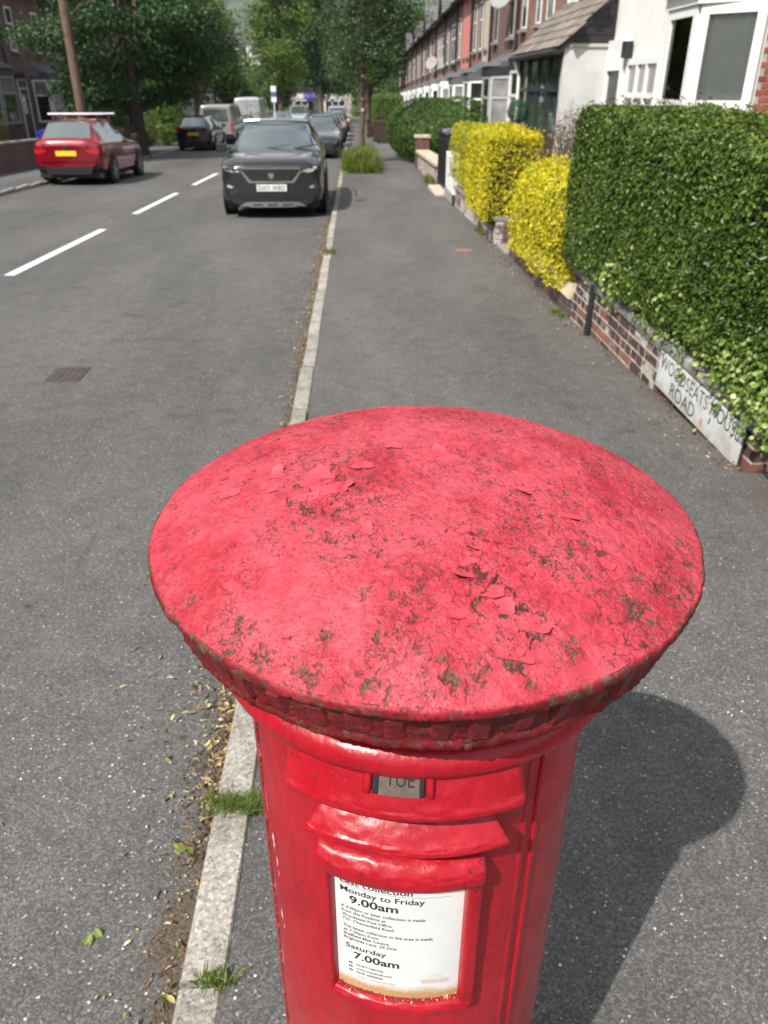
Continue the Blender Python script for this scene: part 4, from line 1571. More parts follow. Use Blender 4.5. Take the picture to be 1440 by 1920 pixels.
# big rounded hedge and square hedge farther along
lf_mid = leaf_mat('clipped green hedge leaf', [(0, (.022, .05, .008)), (.4, (.05, .105, .014)), (.75, (.08, .155, .022)), (1, (.13, .21, .03))], .25, .5, 1.2)
h = tag(empty('rounded_hedge', (0, 0, 0)), 'big rounded green hedge bulging over the pavement beyond the capped wall', 'hedge')
yy0 = g(31)
P, N = blob_points(52000, [(2.85, 30.2, yy0 + 1.0, 1.5, 2.9, 1.10), (2.7, 33.5, yy0 + .95, 1.45, 2.7, 1.12), (3.5, 28.8, yy0 + 1.25, 1.15, 1.5, .90), (3.3, 36, yy0 + .9, 1.6, 1.8, 1.1)], .05)
N[:, 2] += .2
V, F = leaves(P, N, .065, .65, .5, .25, False)
np_mesh('foliage', V, F, lf_mid, h)
b = MB()
for c_ in ((3.0, 30.2), (2.75, 33.5), (3.4, 36)):
    b.lathe([(.01, yy0 + 1.86), (.7, yy0 + 1.6), (1.12, yy0 + 1.0), (.9, yy0 + .3), (.4, yy0 - .1)], 16, 0, c_)
b.build('light_block_core', lf_core, h, smooth=True)  # added dark solids that stop light passing through the leaves
lf_lite = leaf_mat('fresh green hedge leaf', [(0, (.03, .06, .008)), (.4, (.07, .14, .014)), (.75, (.12, .21, .022)), (1, (.20, .30, .04))], .3, .5, 1.2)
make_hedge('square_hedge', 'square light green hedge beside the far brown bins', 1.15, 2.9, 49, 55, g(50) + .75, g(50) + 2.42, 12000, .08, lf_lite, near=False, lump=.08, rnd=.3, inset=.2)
make_hedge('low_hedge', 'dark low hedge running past the street tree along the pavement', 1.9, 3.4, 57, 82, g(60), g(60) + 1.7, 9000, .13, lf_mid, near=False, lump=.15, rnd=.3, inset=.3)


# ------------------------------------------------------------------ grass, weeds and fallen leaves
def grass_geo(P, h, lean=.4, wdt=.004):
    n = len(P)
    a = rng.uniform(0, 2 * np.pi, n)
    d = np.stack([np.cos(a), np.sin(a), np.zeros(n)], 1)
    s = np.stack([-np.sin(a), np.cos(a), np.zeros(n)], 1)
    H = (h * rng.uniform(.45, 1.15, n))[:, None]
    up = np.array([[0, 0, 1.]])
    l = (lean * rng.uniform(.2, 1.3, n))[:, None]
    W = wdt * rng.uniform(.6, 1.3, n)[:, None]
    m = P + up * H * .6 + d * H * l * .35
    tip = P + up * H * (1 - .25 * l) + d * H * l
    V = np.stack([P - s * W, P + s * W, m + s * W * .8, m - s * W * .8, tip], 1).reshape(-1, 3)
    b_ = np.arange(n)[:, None] * 5
    return V, [b_ + np.array([[0, 1, 2, 3]]), b_ + np.array([[3, 2, 4]])]


lf_grass = leaf_mat('grass blade', [(0, (.05, .075, .015)), (.4, (.10, .155, .025)), (.75, (.17, .23, .045)), (1, (.36, .34, .14))], .35, .5, 8)


def tuft(label, pts, n, h, sx, sy, lean=.8, wdt=.002):
    c_ = np.array(pts)[rng.integers(0, len(pts), n)]
    P = c_ + rng.normal(size=(n, 3)) * np.array([sx, sy, 0])
    V, F = grass_geo(P, h, lean, wdt)
    o = np_mesh('grass_tuft', V, F, lf_grass)
    return tag(o, label, 'grass tuft')


ky = STONE_Y0 + .914 * 4 - .005      # the joint the big tuft grows in


def zt(y):
    return g(y) + PZ


jy = 1.484
tuft('thick grass tuft growing over the kerb joint beside the pillar box', [(-.385, jy, zt(jy) + .004), (-.33, jy - .005, zt(jy)), (-.29, jy, zt(jy))], 900, .045, .03, .018, 1.0, .0011)
j2 = 1.003
tuft('small weed tuft in the next kerb joint, in front of the pillar box', [(-.35, j2, zt(j2) + .002), (-.325, j2 + .004, zt(j2))], 150, .028, .016, .008, 1.3, .002)
tuft('tiny grass tuft in a kerb joint short of the dark car', [(-.34, 10.6, zt(10.6))], 160, .07, .04, .09, .8, .004)
tuft('weeds at the foot of the wall by the white painted wall', [(1.93, 12.5, zt(12.5)), (1.92, 12.2, zt(12.2))], 160, .12, .02, .08, .8, .006)
tuft('weeds at the corner where the two low walls meet', [(1.9, 7.05, zt(7.05)), (1.87, 7.2, zt(7.2))], 140, .05, .03, .04, 1., .004)
tuft('bright grass tuft at the foot of the capped wall', [(1.92, 20.6, zt(20.6)), (1.9, 21.2, zt(21.2))], 300, .22, .05, .25, .6, .008)
# tall grass round the street tree
n_ = 7000
P = np.stack([rng.uniform(-.30, .85, n_), 24.2 + rng.random(n_) ** 1.1 * 6.5, np.zeros(n_)], 1)
P[:, 0] += (rng.random(n_) - .5) * .2
keep = (P[:, 0] < .9 - .35 * rng.random(n_))
P = P[keep]
P[:, 2] = g(P[:, 1]) + PZ - .01
mound = np.clip(1.15 - ((P[:, 0] - .25) / .72) ** 2 - (np.clip(26.5 - P[:, 1], 0, 9) / 2.9) ** 2, .15, 1) * (.55 + .9 * fbm(P[:, 0] * 3, P[:, 1] * 1.6, 331, 3))
V, F = grass_geo(P, .62 * mound, .9, .010)
o = np_mesh('tall_grass', V, F, lf_grass)
stuff(o)
tag(o, 'long unmown grass round the foot of the young street tree', 'grass')
b = MB()
b.box(-.31, .88, 24.1, 30.6, -.3, .012)
o = b.build('tree_pit', m_soil)
o.location = (0, 0, 0)
for v in o.data.vertices:
    v.co.z += g(v.co.y) + PZ
struct(o)

# litter in the gutter: lime bracts, blown leaves, brown crumbs
t = NT('fallen bracts')
t.set(Base_Color=t.ramp(t.island(), [(0, (.045, .026, .015)), (.3, (.11, .062, .032)), (.52, (.22, .115, .05)), (.68, (.32, .22, .09)), (.82, (.38, .34, .14)), (.93, (.50, .42, .24)), (1, (.14, .22, .05))]), Roughness=.7)
m_lit = t.m


def litter(name, n, fy, xw, size, aspect, label, lift=.008, xfun=None):
    y = fy(n)
    clump = fbm(y * 1.7, y * 0, 301, 4)
    keep = rng.random(n) < sstep(.30, .60, clump) + .12
    y = y[keep]
    n = len(y)
    x = xfun(n, y) if xfun else KX0 - .006 - rng.exponential(xw, n) * (.5 + fbm(y * 2.3, y * 0 + 4, 311, 3))
    P = np.stack([x, y, g(y) + .004 + rng.random(n) ** 2 * lift], 1)
    V, F = leaves(P, np.tile([[0, 0, 1.]], (n, 1)), size, aspect, .42, .5, True)
    o = np_mesh(name, V, F, m_lit)
    stuff(o)
    return tag(o, label, 'leaf litter')


nearfar = lambda n: .35 + 23 * rng.random(n) ** 1.9
litter('fallen_bracts', 3600, nearfar, .045, .026, .36, 'pale dry bracts and leaves lying in the gutter along the kerb', .03)
litter('leaf_crumbs', 12000, nearfar, .065, .009, .7, 'brown crumbs of dead leaf in the gutter along the kerb', .008)
litter('stray_leaves', 260, lambda n: .4 + 9 * rng.random(n), .3, .024, .4, 'scattered leaf scraps on the road surface near the kerb', .004)
o = litter('wall_litter', 700, lambda n: 3.6 + 9 * rng.random(n), .1, .024, .4, 'dry leaf litter along the foot of the garden walls', .01,
           lambda n, y: np.where(y < 7, 2.05 - .034 * (y - 3.6), 1.93) - .01 - rng.exponential(.07, n))
o.location.z = PZ
# small green leaves dropped at the kerb near the box
P = np.array([[-.66, 1.16, g(1.2) + .006], [-.50, 1.42, g(1.4) + .02], [-.47, 1.40, g(1.4) + .02], [-.46, 1.02, g(1.) + .01], [-.48, 4.55, g(4.5) + .03], [-.5, 4.6, g(4.6) + .03]])
P = np.repeat(P, 2, 0) + rng.normal(size=(12, 3)) * np.array([.012, .012, .003])
V, F = leaves(P, np.tile([[0, 0, 1.]], (12, 1)), .028, .6, .5, .4, True)
o = np_mesh('green_leaves', V, F, lf_shoot)
stuff(o)
tag(o, 'few fresh green leaves dropped in the gutter', 'leaf litter')
# a scrap of red-brown brick dust on the pavement
b = MB()
pts = [(.16 * math.cos(a) * random.uniform(.6, 1), .11 * math.sin(a) * random.uniform(.6, 1)) for a in np.linspace(0, 6.28, 13)[:-1]]
b.prism(pts, 0, .006, 'z')
o = b.build('brick_scrap', plain('crushed red brick', (.30, .12, .08), .95, var=.4, scale=30))
o.location = (1.46, 10.75, zt(10.75) + .001)
tag(o, 'flat scrap of crushed red brick lying on the pavement', 'brick scrap')


# ------------------------------------------------------------------ houses
def brick_wall_mat(name, c1, c2, mort, scale=1.0):
    t = NT(name)
    geo = t.n.new("ShaderNodeNewGeometry")
    sx = t.n.new("ShaderNodeSeparateXYZ")
    t.link(geo.outputs['Position'], sx.inputs[0])
    nx = t.n.new("ShaderNodeSeparateXYZ")
    t.link(geo.outputs['True Normal'], nx.inputs[0])
    side = t.math('GREATER_THAN', t.math('ABSOLUTE', nx.outputs[0]), .6)
    u = t.math('ADD', t.math('MULTIPLY', sx.outputs[1], side), t.math('MULTIPLY', sx.outputs[0], t.math('SUBTRACT', 1., side)))
    cb = t.n.new("ShaderNodeCombineXYZ")
    t.link(u, cb.inputs[0])
    t.link(sx.outputs[2], cb.inputs[1])
    br = t.node("ShaderNodeTexBrick", Scale=1.0)
    br.inputs['Brick Width'].default_value = .225
    br.inputs['Row Height'].default_value = .075
    br.inputs['Mortar Size'].default_value = .008
    br.inputs['Color1'].default_value = (*c1, 1)
    br.inputs['Color2'].default_value = (*c2, 1)
    br.inputs['Mortar'].default_value = (*mort, 1)
    t.link(cb.outputs[0], br.inputs['Vector'])
    c = t.mix(1., br.outputs['Color'], t.ramp(t.noise(1.6, 4, .6, geo.outputs['Position']), [(.3, .75), (.7, 1.2)]), 'MULTIPLY')
    t.set(Base_Color=c, Roughness=.9)
    t.bump(br.outputs['Fac'], -.4, .01)
    return t.m


m_bw = brick_wall_mat('terrace brick', (.18, .069, .052), (.25, .10, .074), (.23, .195, .165))
m_bw2 = brick_wall_mat('darker terrace brick', (.10, .044, .036), (.15, .064, .05), (.22, .18, .16))
m_upvc = plain('white window frame', (.78, .78, .77), .35, var=.04, scale=3)
m_cream2 = plain('cream window paint', (.62, .56, .46), .5, var=.08, scale=3)
m_greyframe = plain('grey window paint', (.36, .37, .38), .5, var=.08, scale=3)
m_dkframe = plain('anthracite frame', (.025, .032, .032), .4, var=.1, scale=3)
m_blackw = plain('black painted timber', (.014, .014, .016), .5, var=.2, scale=4)
m_stonesill = plain('stone sill', (.22, .21, .19), .9, var=.25, scale=6)
m_dkgrey = plain('dark grey lead', (.085, .088, .094), .75, var=.2, scale=5)
m_roofdk = None
t = NT('slate roof')
geo = t.n.new("ShaderNodeNewGeometry")
sx = t.n.new("ShaderNodeSeparateXYZ")
t.link(geo.outputs['Position'], sx.inputs[0])
cb = t.n.new("ShaderNodeCombineXYZ")
t.link(sx.outputs[1], cb.inputs[0])
t.link(sx.outputs[2], cb.inputs[1])
br = t.node("ShaderNodeTexBrick", Scale=1.0)
br.inputs['Brick Width'].default_value = .3
br.inputs['Row Height'].default_value = .17
br.inputs['Mortar Size'].default_value = .012
br.inputs['Color1'].default_value = (.085, .085, .092, 1)
br.inputs['Color2'].default_value = (.14, .135, .135, 1)
br.inputs['Mortar'].default_value = (.03, .03, .03, 1)
t.link(cb.outputs[0], br.inputs['Vector'])
t.set(Base_Color=t.mix(1., br.outputs['Color'], t.ramp(t.noise(1.3, 4, .6), [(.3, .7), (.7, 1.25)]), 'MULTIPLY'), Roughness=.7)
t.bump(br.outputs['Fac'], -.5, .02)
m_slate = t.m


def pane_mat(name, col, rough=.05):
    t = NT(name)
    t.set(Base_Color=t.ramp(t.noise(2.5, 3, .6), [(.3, tuple(c * .7 for c in col)), (.7, tuple(min(1, c * 1.3) for c in col))]), Roughness=rough, Specular_IOR_Level=.8, Coat_Weight=.4, Coat_Roughness=.03)
    t.bump(t.noise(1.3, 2, .5), .04, .05)
    return t.m


PANES = [pane_mat('dark window glass', (.02, .023, .026)), pane_mat('window with net curtain', (.22, .225, .22), .12), pane_mat('window with blind', (.30, .38, .36), .12)]


class Face:
    """a vertical strip of facade between two plan points; outward normal to the right-hand side given"""

    def __init__(s, p0, p1, out):
        s.p0 = Vector((p0[0], p0[1], 0))
        d = Vector((p1[0] - p0[0], p1[1] - p0[1], 0))
        s.L = d.length
        s.d = d.normalized()
        s.n = Vector((out[0], out[1], 0)).normalized()
        s.n = (s.n - s.d * s.n.dot(s.d)).normalized()

    def P(s, a, o, z):
        q = s.p0 + s.d * a + s.n * o
        return (q.x, q.y, z)

    def box(s, mb, a0, a1, o0, o1, z0, z1, m=0):
        vs = [s.P(a, o, z) for z in (z0, z1) for o in (o0, o1) for a in (a0, a1)]
        mb.add(vs, [(0, 2, 3, 1), (4, 5, 7, 6), (0, 1, 5, 4), (2, 6, 7, 3), (0, 4, 6, 2), (1, 3, 7, 5)], m)


def window(par, F, a0, a1, z0, z1, cols=1, trans=None, fm=None, pm=None, fw=.07, dep=.05, sill=True, name='window', hopper=False):
    """frame bars with panes set back inside them; trans = heights of cross bars"""
    fm = fm or m_upvc
    mb = MB()
    F.box(mb, a0, a0 + fw, .0, dep, z0, z1)
    F.box(mb, a1 - fw, a1, .0, dep, z0, z1)
    F.box(mb, a0 + fw, a1 - fw, .0, dep, z0, z0 + fw)
    F.box(mb, a0 + fw, a1 - fw, .0, dep, z1 - fw, z1)
    w_ = (a1 - a0 - 2 * fw)
    xs = [a0 + fw + w_ * k / cols for k in range(cols + 1)]
    zs = [z0 + fw] + list(trans or []) + [z1 - fw]
    for x_ in xs[1:-1]:
        F.box(mb, x_ - fw * .4, x_ + fw * .4, .0, dep - .002, z0 + fw, z1 - fw)
    for q_ in zs[1:-1]:
        F.box(mb, a0 + fw, a1 - fw, .0, dep - .004, q_ - fw * .4, q_ + fw * .4)
    o = mb.build(name, fm, par)
    for i in range(cols):
        for j in range(len(zs) - 1):
            pb = MB()
            e = fw * .4
            F.box(pb, xs[i] + (e if i else 0), xs[i + 1] - (e if i < cols - 1 else 0), .006, .018, zs[j] + (e if j else 0), zs[j + 1] - (e if j < len(zs) - 2 else 0))
            pb.build('pane', pm or random.choice(PANES[:2]), o)
    if sill:
        sb = MB()
        F.box(sb, a0 - .06, a1 + .06, 0, .13, z0 - .09, z0 - .002)
        sb.build('sill', m_stonesill, o)
    return o


def door(par, F, a0, a1, z0, z1, col, fm=None):
    mb = MB()
    F.box(mb, a0 - .08, a0, 0, .07, z0, z1 + .42)
    F.box(mb, a1, a1 + .08, 0, .07, z0, z1 + .42)
    F.box(mb, a0, a1, 0, .07, z1 + .34, z1 + .42)
    F.box(mb, a0, a1, 0, .07, z1, z1 + .06)
    fr = mb.build('door_frame', fm or m_upvc, par)
    mb = MB()
    F.box(mb, a0, a1, .006, .016, z1 + .06, z1 + .34)
    mb.build('pane', PANES[0], fr)
    mb = MB()
    F.box(mb, a0, a1, 0, .035, z0, z1)
    F.box(mb, a0 + .12, a1 - .12, .035, .045, z0 + .18, z0 + .8)
    d = mb.build('door', plain('door paint ' + str(col), col, .4, var=.1), par)
    mb = MB()
    F.box(mb, a0 + .14, a1 - .14, .036, .043, z0 + 1.05, z1 - .18)
    mb.build('pane', PANES[0], d)
    mb = MB()
    F.box(mb, a1 - .1, a1 - .07, .035, .075, z0 + .95, z0 + 1.07)
    mb.build('handle', m_dkgrey, d)


def bay(par, xf, b0, b1, proj, zs, zt_, wall_m, fm, roof_m=None, cant=.42, trans=None, band=None, roofz=.38, cheek=True, pm=None):
    """canted bay: dwarf wall, framed lights on three sides, band and lean-to roof"""
    plan = [(xf, b0), (xf - proj, b0 + cant), (xf - proj, b1 - cant), (xf, b1)]
    mb = MB()
    mb.prism(plan, -.3, zs - .002, 'z')
    mb.build('bay_wall', wall_m, par)
    segs = list(zip(plan[:-1], plan[1:]))
    outs = [(-1, -1), (-1, 0), (-1, 1)]
    for (p, q), o in zip(segs, outs):
        F = Face(p, q, o)
        window(par, F, .02, F.L - .02, zs, zt_, 1, trans or [zt_ - .62], fm, pm, .085, .05, False, 'bay_window')
    big = [(xf, b0 - .06), (xf - proj - .07, b0 + cant - .05), (xf - proj - .07, b1 - cant + .05), (xf, b1 + .06)]
    mb = MB()
    mb.prism(big, zt_ + .002, zt_ + .26, 'z')
    mb.build('bay_band', band or fm, par)
    mb = MB()
    z0 = zt_ + .262
    bp = [(x_ - (.06 if x_ < xf else 0), y_) for x_, y_ in big]
    n0 = len(bp)
    vs = [(x_, y_, z0) for x_, y_ in bp] + [(xf, bp[0][1] + .2, z0 + roofz), (xf, bp[3][1] - .2, z0 + roofz)]
    mb.add(vs, [(0, 1, 4), (1, 2, 5, 4), (2, 3, 5), (3, 2, 1, 0), (0, 4, 5, 3)])
    mb.build('bay_roof', roof_m or m_dkgrey, par)


def terrace_house(name, label, loc, rz, W, wall_m, o):
    h = tag(empty(name, loc, rz), label, 'house', o.get('group'))
    EH = o.get('eaves', 5.9)
    D = 7.5
    mb = MB()
    mb.box(0, D, 0, W - .004, -1.2, EH)
    mb.build('wall', wall_m, h)
    # gabled roof along the street, eaves board, gutter, chimney
    rz_ = o.get('ridge', 8.3)
    mb = MB()
    mb.prism([(-.32, EH - .06), (D / 2, rz_), (D + .3, EH - .06), (D + .3, EH - .2), (D / 2, rz_ - .2), (-.32, EH - .2)], -.001, W - .003, 'y')
    rf = mb.build('roof', m_slate, h)
    mb = MB()
    mb.tube([(-.38, .02, EH - .16), (-.38, W - .02, EH - .16)], .06, 8)
    mb.build('gutter', m_blackw, h)
    mb = MB()
    mb.box(D / 2 - .45, D / 2 + .45, W - .62, W - .01, rz_ - .6, rz_ + 1.1)
    ch = mb.build('chimney', m_bw2, h)
    for k in range(3):
        mb = MB()
        mb.lathe([(.11, rz_ + 1.1), (.12, rz_ + 1.45), (.09, rz_ + 1.46)], 10, 0, (D / 2 - .28 + k * .28, W - .3))
        mb.build('chimney_pot', plain('terracotta', (.36, .15, .09), .9), ch)
    F = Face((0, 0), (0, W), (-1, 0))
    fm = o.get('fm', m_upvc)
    b0, b1 = o.get('bay', (.5, 2.9))
    bay(h, 0, b0, b1, .6, .78, o.get('bt', 2.5), o.get('bw', wall_m), fm, o.get('br', m_dkgrey), .42, None, o.get('band'), .38)
    d0 = o.get('door', 3.7)
    door(h, F, d0, d0 + .86, .12, 2.12, o.get('dcol', (.03, .03, .035)), fm)
    mb = MB()
    F.box(mb, d0 - .35, d0 + 1.2, .0, .5, 2.62, 2.76)
    mb.build('door_canopy', o.get('canopy', m_dkgrey), h)
    for (a0, a1, c_) in o.get('up', [(.7, 1.45, 1), (3.75, 4.45, 1)]):
        window(h, F, a0, a1, 3.55, 5.15, c_, [4.55], fm, None, .065, .025)
    if o.get('gable'):
        ya, yb_ = b0 - .1, b1 + .1
        yc = (ya + yb_) / 2
        mb = MB()
        mb.prism([(ya, EH - .1), (yb_, EH - .1), (yc, EH + 1.35)], -.03, 2.6, 'x')
        mb.build('gable', o.get('gm', wall_m), h)
        for s in (-1, 1):
            ye = ya - .22 if s < 0 else yb_ + .22
            mb = MB()
            mb.prism([(ye, EH - .32), (yc, EH + 1.42), (yc, EH + 1.56), (ye, EH - .16)], -.22, 2.9, 'x')
            mb.build('gable_roof', m_slate, h)
    for (a0, a1, z0, z1, m_) in o.get('panels', []):
        mb = MB()
        F.box(mb, a0, a1, .0, .04, z0, z1)
        mb.build('render_panel', m_, h)
    mb = MB()
    mb.tube([(-.07, W - .12, -.2), (-.07, W - .12, EH - .2)], .045, 8)
    mb.build('drainpipe', o.get('pipe', m_blackw), h)
    return h


FX = 5.0
m_pinkr = plain('salmon pink masonry paint', (.56, .20, .17), .7, var=.08)
m_beige = plain('beige render', (.48, .40, .33), .8, var=.08)
units = [
    dict(label='brick terrace house with white bay frames next to the tiled porch', dcol=(.05, .05, .05), band=m_blackw, pm=None, door=3.75, up=[(.5, 1.3, 1), (2.0, 2.6, 1), (3.9, 4.6, 1)]),
    dict(label='brick terrace house with grey door frame, second beyond the tiled porch', fm=m_greyframe, band=m_blackw, dcol=(.03, .02, .025), canopy=m_dkgrey),
    dict(label='brick terrace house with tall beige rendered strip upstairs', panels=[(.35, 1.75, 3.0, 5.8, m_beige)], up=[(.7, 1.35, 1), (2.3, 3.0, 1), (3.9, 4.6, 1)], band=m_dkgrey),
    dict(label='terrace house with salmon pink painted upper front', panels=[(.1, 3.1, 2.95, 5.85, m_pinkr)], up=[(.6, 1.3, 1), (1.8, 2.5, 1), (3.9, 4.6, 1)], band=m_dkgrey),
    dict(label='brick terrace house with paired white upper windows beyond the pink one', up=[(.6, 2.4, 2), (3.8, 4.7, 1)]),
    dict(label='brick terrace house with a wide white upper window, two past the pink one', up=[(.5, 1.9, 2), (2.6, 3.3, 1), (3.9, 4.6, 1)]),
]
far_group = 'far brick terrace houses with white bays'
UW = 5.15
NU = 14
for i in range(NU):
    o = dict(units[i]) if i < len(units) else dict(label='far brick terrace house with white bay windows down the street', group=far_group)
    y0 = 21.9 + i * UW
    zb = g(y0 + UW / 2) + PZ + .12
    o['gable'] = i % 2 == 1
    terrace_house('terrace_house', o['label'], (FX, y0, zb), 0, UW, m_bw if i % 3 != 1 else m_bw2, o)

# ---- red brick house beside the white one, only its near front in view: single bricks there
y0 = 5.0
bh = tag(empty('brick_house', (FX, y0, g(8) + PZ)), 'red brick house adjoining the white rendered house behind the tall hedge', 'house')
mb = MB()
mb.box(0, 7.5, 0, 5.72, -1, 5.9)
mb.build('wall', m_bw, bh)
mb = MB()
mb.prism([(-.32, 5.84), (3.75, 8.3), (7.8, 5.84), (7.8, 5.7), (3.75, 8.1), (-.32, 5.7)], 0, 5.72, 'y')
mb.build('roof', m_slate, bh)
F = Face((0, 0), (0, 5.93), (-1, 0))
window(bh, F, 1.0, 2.6, .9, 2.5, 2, [1.9])
window(bh, F, 1.0, 2.6, 3.5, 5.0, 2, [4.5])
mb = MB()
mb.box(-.003, 0, 4.0, 5.71, .8, 3.4)
mb.build('mortar', m_mortar, bh)
for c in range(34):
    y = 4.02 + (.1125 if c % 2 else 0)
    while y < 5.50:
        o = link(bpy.data.objects.new('brick', brick_mesh(.215, .1, .065, m_brick_r, 'rs')), bh)
        o.location = (-.009 + random.uniform(-.001, .001), y, .81 + c * .075)
        y += .225

# ---- white rendered house with the big bay
wh = tag(empty('white_house', (FX, 10.74, g(13) + PZ)), 'white rendered house with big white bay window behind the tall green hedge', 'house')
mb = MB()
mb.box(0, 7.5, 0, 6.26, -1, 6.0)
mb.build('wall', m_white, wh)
mb = MB()
mb.prism([(-.32, 5.94), (3.75, 8.5), (7.8, 5.94), (7.8, 5.8), (3.75, 8.3), (-.32, 5.8)], 0, 6.26, 'y')
mb.build('roof', m_slate, wh)
# clear glass with rooms behind
t = NT('clear window glass')
gl = t.n.new("ShaderNodeBsdfGlossy")
gl.inputs['Roughness'].default_value = .02
tr = t.n.new("ShaderNodeBsdfTransparent")
tr.inputs[0].default_value = (.96, .98, .97, 1)
fr = t.n.new("ShaderNodeFresnel")
fr.inputs[0].default_value = 1.5
ms = t.n.new("ShaderNodeMixShader")
t.link(t.math('MINIMUM', t.math('ADD', t.math('MULTIPLY', fr.outputs[0], 1.0), .0), 1.), ms.inputs[0])
t.link(tr.outputs[0], ms.inputs[1])
t.link(gl.outputs[0], ms.inputs[2])
t.link(ms.outputs[0], t.n["Material Output"].inputs[0])
m_clear = t.m
b0, b1, pj, cant = .0, 2.25, .6, .6
plan = [(-.002, b0), (-pj, b0 + cant), (-pj, b1 - cant), (-.002, b1)]
mb = MB()
mb.prism(plan, -.3, .95, 'z')
mb.build('bay_wall', m_white, wh)
for (p, q), o_, zsplit in zip(zip(plan[:-1], plan[1:]), [(-1, -1), (-1, 0), (-1, 1)], (1.78, 1.78, 1.78)):
    F = Face(p, q, o_)
    window(wh, F, .015, F.L - .015, .955, 2.88, 1, [zsplit], m_upvc, m_clear, .11, .055, False, 'bay_window')
mb = MB()
mb.prism([(0, b0 - .05), (-pj - .08, b0 + cant - .06), (-pj - .08, b1 - cant + .06), (0, b1 + .05)], 2.885, 3.04, 'z')
mb.build('bay_band', m_upvc, wh)
mb = MB()
mb.prism([(0, b0 - .12), (-pj - .16, b0 + cant - .1), (-pj - .16, b1 - cant + .1), (0, b1 + .12)], 3.045, 3.16, 'z')
cor = mb.build('bay_cornice', plain('grey stone cornice', (.30, .295, .28), .9, var=.2, scale=8, bump=.4), wh)
for k in range(6):
    mb = MB()
    mb.box(-pj - .15, -pj - .05, b0 + cant + .05 + k * .17, b0 + cant + .13 + k * .17, 3.16, 3.26)
    mb.build('corbel', m_dkgrey, cor)
mb = MB()
mb.prism([(0, b0 - .12), (-pj - .2, b0 + cant - .1), (-pj - .2, b1 - cant + .1), (0, b1 + .12)], 3.262, 3.40, 'z')
mb.build('bay_roof', m_dkgrey, wh)
# curtains: soft vertical folds behind the lights
for (p, q, c0, c1, z0, z1) in [(plan[0], plan[1], .12, .97, .96, 2.86), (plan[1], plan[2], .55, 1.0, .96, 2.86)]:
    V, Fq = [], []
    nn = 60
    for i in range(nn):
        u = c0 + (c1 - c0) * i / (nn - 1)
        off = .05 + .012 * math.sin(i * 1.05) + .01 * math.sin(i * .37)
        dn = Vector((q[0] - p[0], q[1] - p[1])).normalized()
        nrm = Vector((dn.y, -dn.x))
        if nrm.x < 0:
            nrm = -nrm
        P_ = Vector(p) + (Vector(q) - Vector(p)) * u + nrm * off
        V += [(P_.x, P_.y, z0), (P_.x, P_.y, z1)]
        if i:
            Fq.append((2 * i - 2, 2 * i, 2 * i + 1, 2 * i - 1))
    np_mesh('curtain', np.array(V), np.array(Fq), plain('grey curtain', (.84, .84, .80), .9, var=.05), wh, True)
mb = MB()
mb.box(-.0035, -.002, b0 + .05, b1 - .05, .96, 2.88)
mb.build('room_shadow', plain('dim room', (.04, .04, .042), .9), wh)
F = Face((0, 0), (0, 6.4), (-1, 0))
window(wh, F, 3.45, 5.15, 1.0, 2.42, 3, [1.85], m_upvc, PANES[1], .10, .06, True)
mb = MB()
F.box(mb, 5.32, 5.42, 0, .09, .1, 2.75)
F.box(mb, 6.24, 6.34, 0, .09, .1, 2.75)
F.box(mb, 5.42, 6.24, 0, .09, 2.25, 2.75)
dfr = mb.build('door_frame', m_upvc, wh)
mb = MB()
F.box(mb, 5.42, 6.24, 0, .03, .1, 2.25)
wd = mb.build('door', m_dkframe, wh)
mb = MB()
F.box(mb, 6.1, 6.18, .03, .08, .95, 1.15)
mb.build('handle', m_upvc, wd)
lan = tag(empty('wall_lantern', (FX - .002, 15.85, g(16) + PZ + 2.62)), 'black box lantern on the white house wall by the door', 'lamp')
mb = MB()
mb.box(-.16, -.02, -.11, .11, -.13, .13, 0, .012)
mb.build('case', m_blackw, lan)
mb = MB()
mb.box(-.02, 0, -.05, .05, -.05, .05)
mb.build('bracket', m_blackw, lan)
F = Face((0, 0), (0, 6.4), (-1, 0))
for a0 in (.7, 3.6):
    window(wh, F, a0, a0 + 1.1, 3.6, 5.2, 2, [4.6], m_upvc, PANES[0])

# ---- house with the front extension: grey render side, black boarded gable, tiled lean-to
ey0, ey1 = 17.33, 21.75
ez = g(19.5) + PZ
ex = tag(empty('porch_house', (FX, ey0 - .3, ez)), 'brick house with grey rendered porch, black boarded gable and tiled lean-to roof', 'house')
OY = .06
mb = MB()
mb.box(0, 7.5, -.04, 4.84, -1, 5.9)
mb.build('wall', m_bw, ex)
mb = MB()
mb.prism([(-.32, 5.84), (3.75, 8.3), (7.8, 5.84), (7.8, 5.7), (3.75, 8.1), (-.32, 5.7)], -.04, 4.84, 'y')
mb.build('roof', m_slate, ex)
PX = -.92          # porch front
m_grender = plain('pale grey render', (.50, .50, .49), .9, var=.12, scale=3, bump=.25, bscale=50)
mb = MB()
mb.box(PX, 0, OY, OY + .16, -.3, 2.82)
mb.build('side_wall', m_grender, ex)
mb = MB()
mb.box(PX, 0, 4.55, 4.7, -.3, 2.82)
mb.build('side_wall', m_grender, ex)
mb = MB()
mb.box(PX, PX + .1, OY + .16, 4.55, -.3, .45)
mb.build('dwarf_wall', m_grender, ex)
F = Face((PX + .06, OY + .16), (PX + .06, 4.55), (-1, 0))
window(ex, F, 0, F.L, .45, 2.78, 4, [2.05], m_dkframe, pane_mat('porch glass', (.03, .042, .04)), .09, .07, False, 'porch_window')
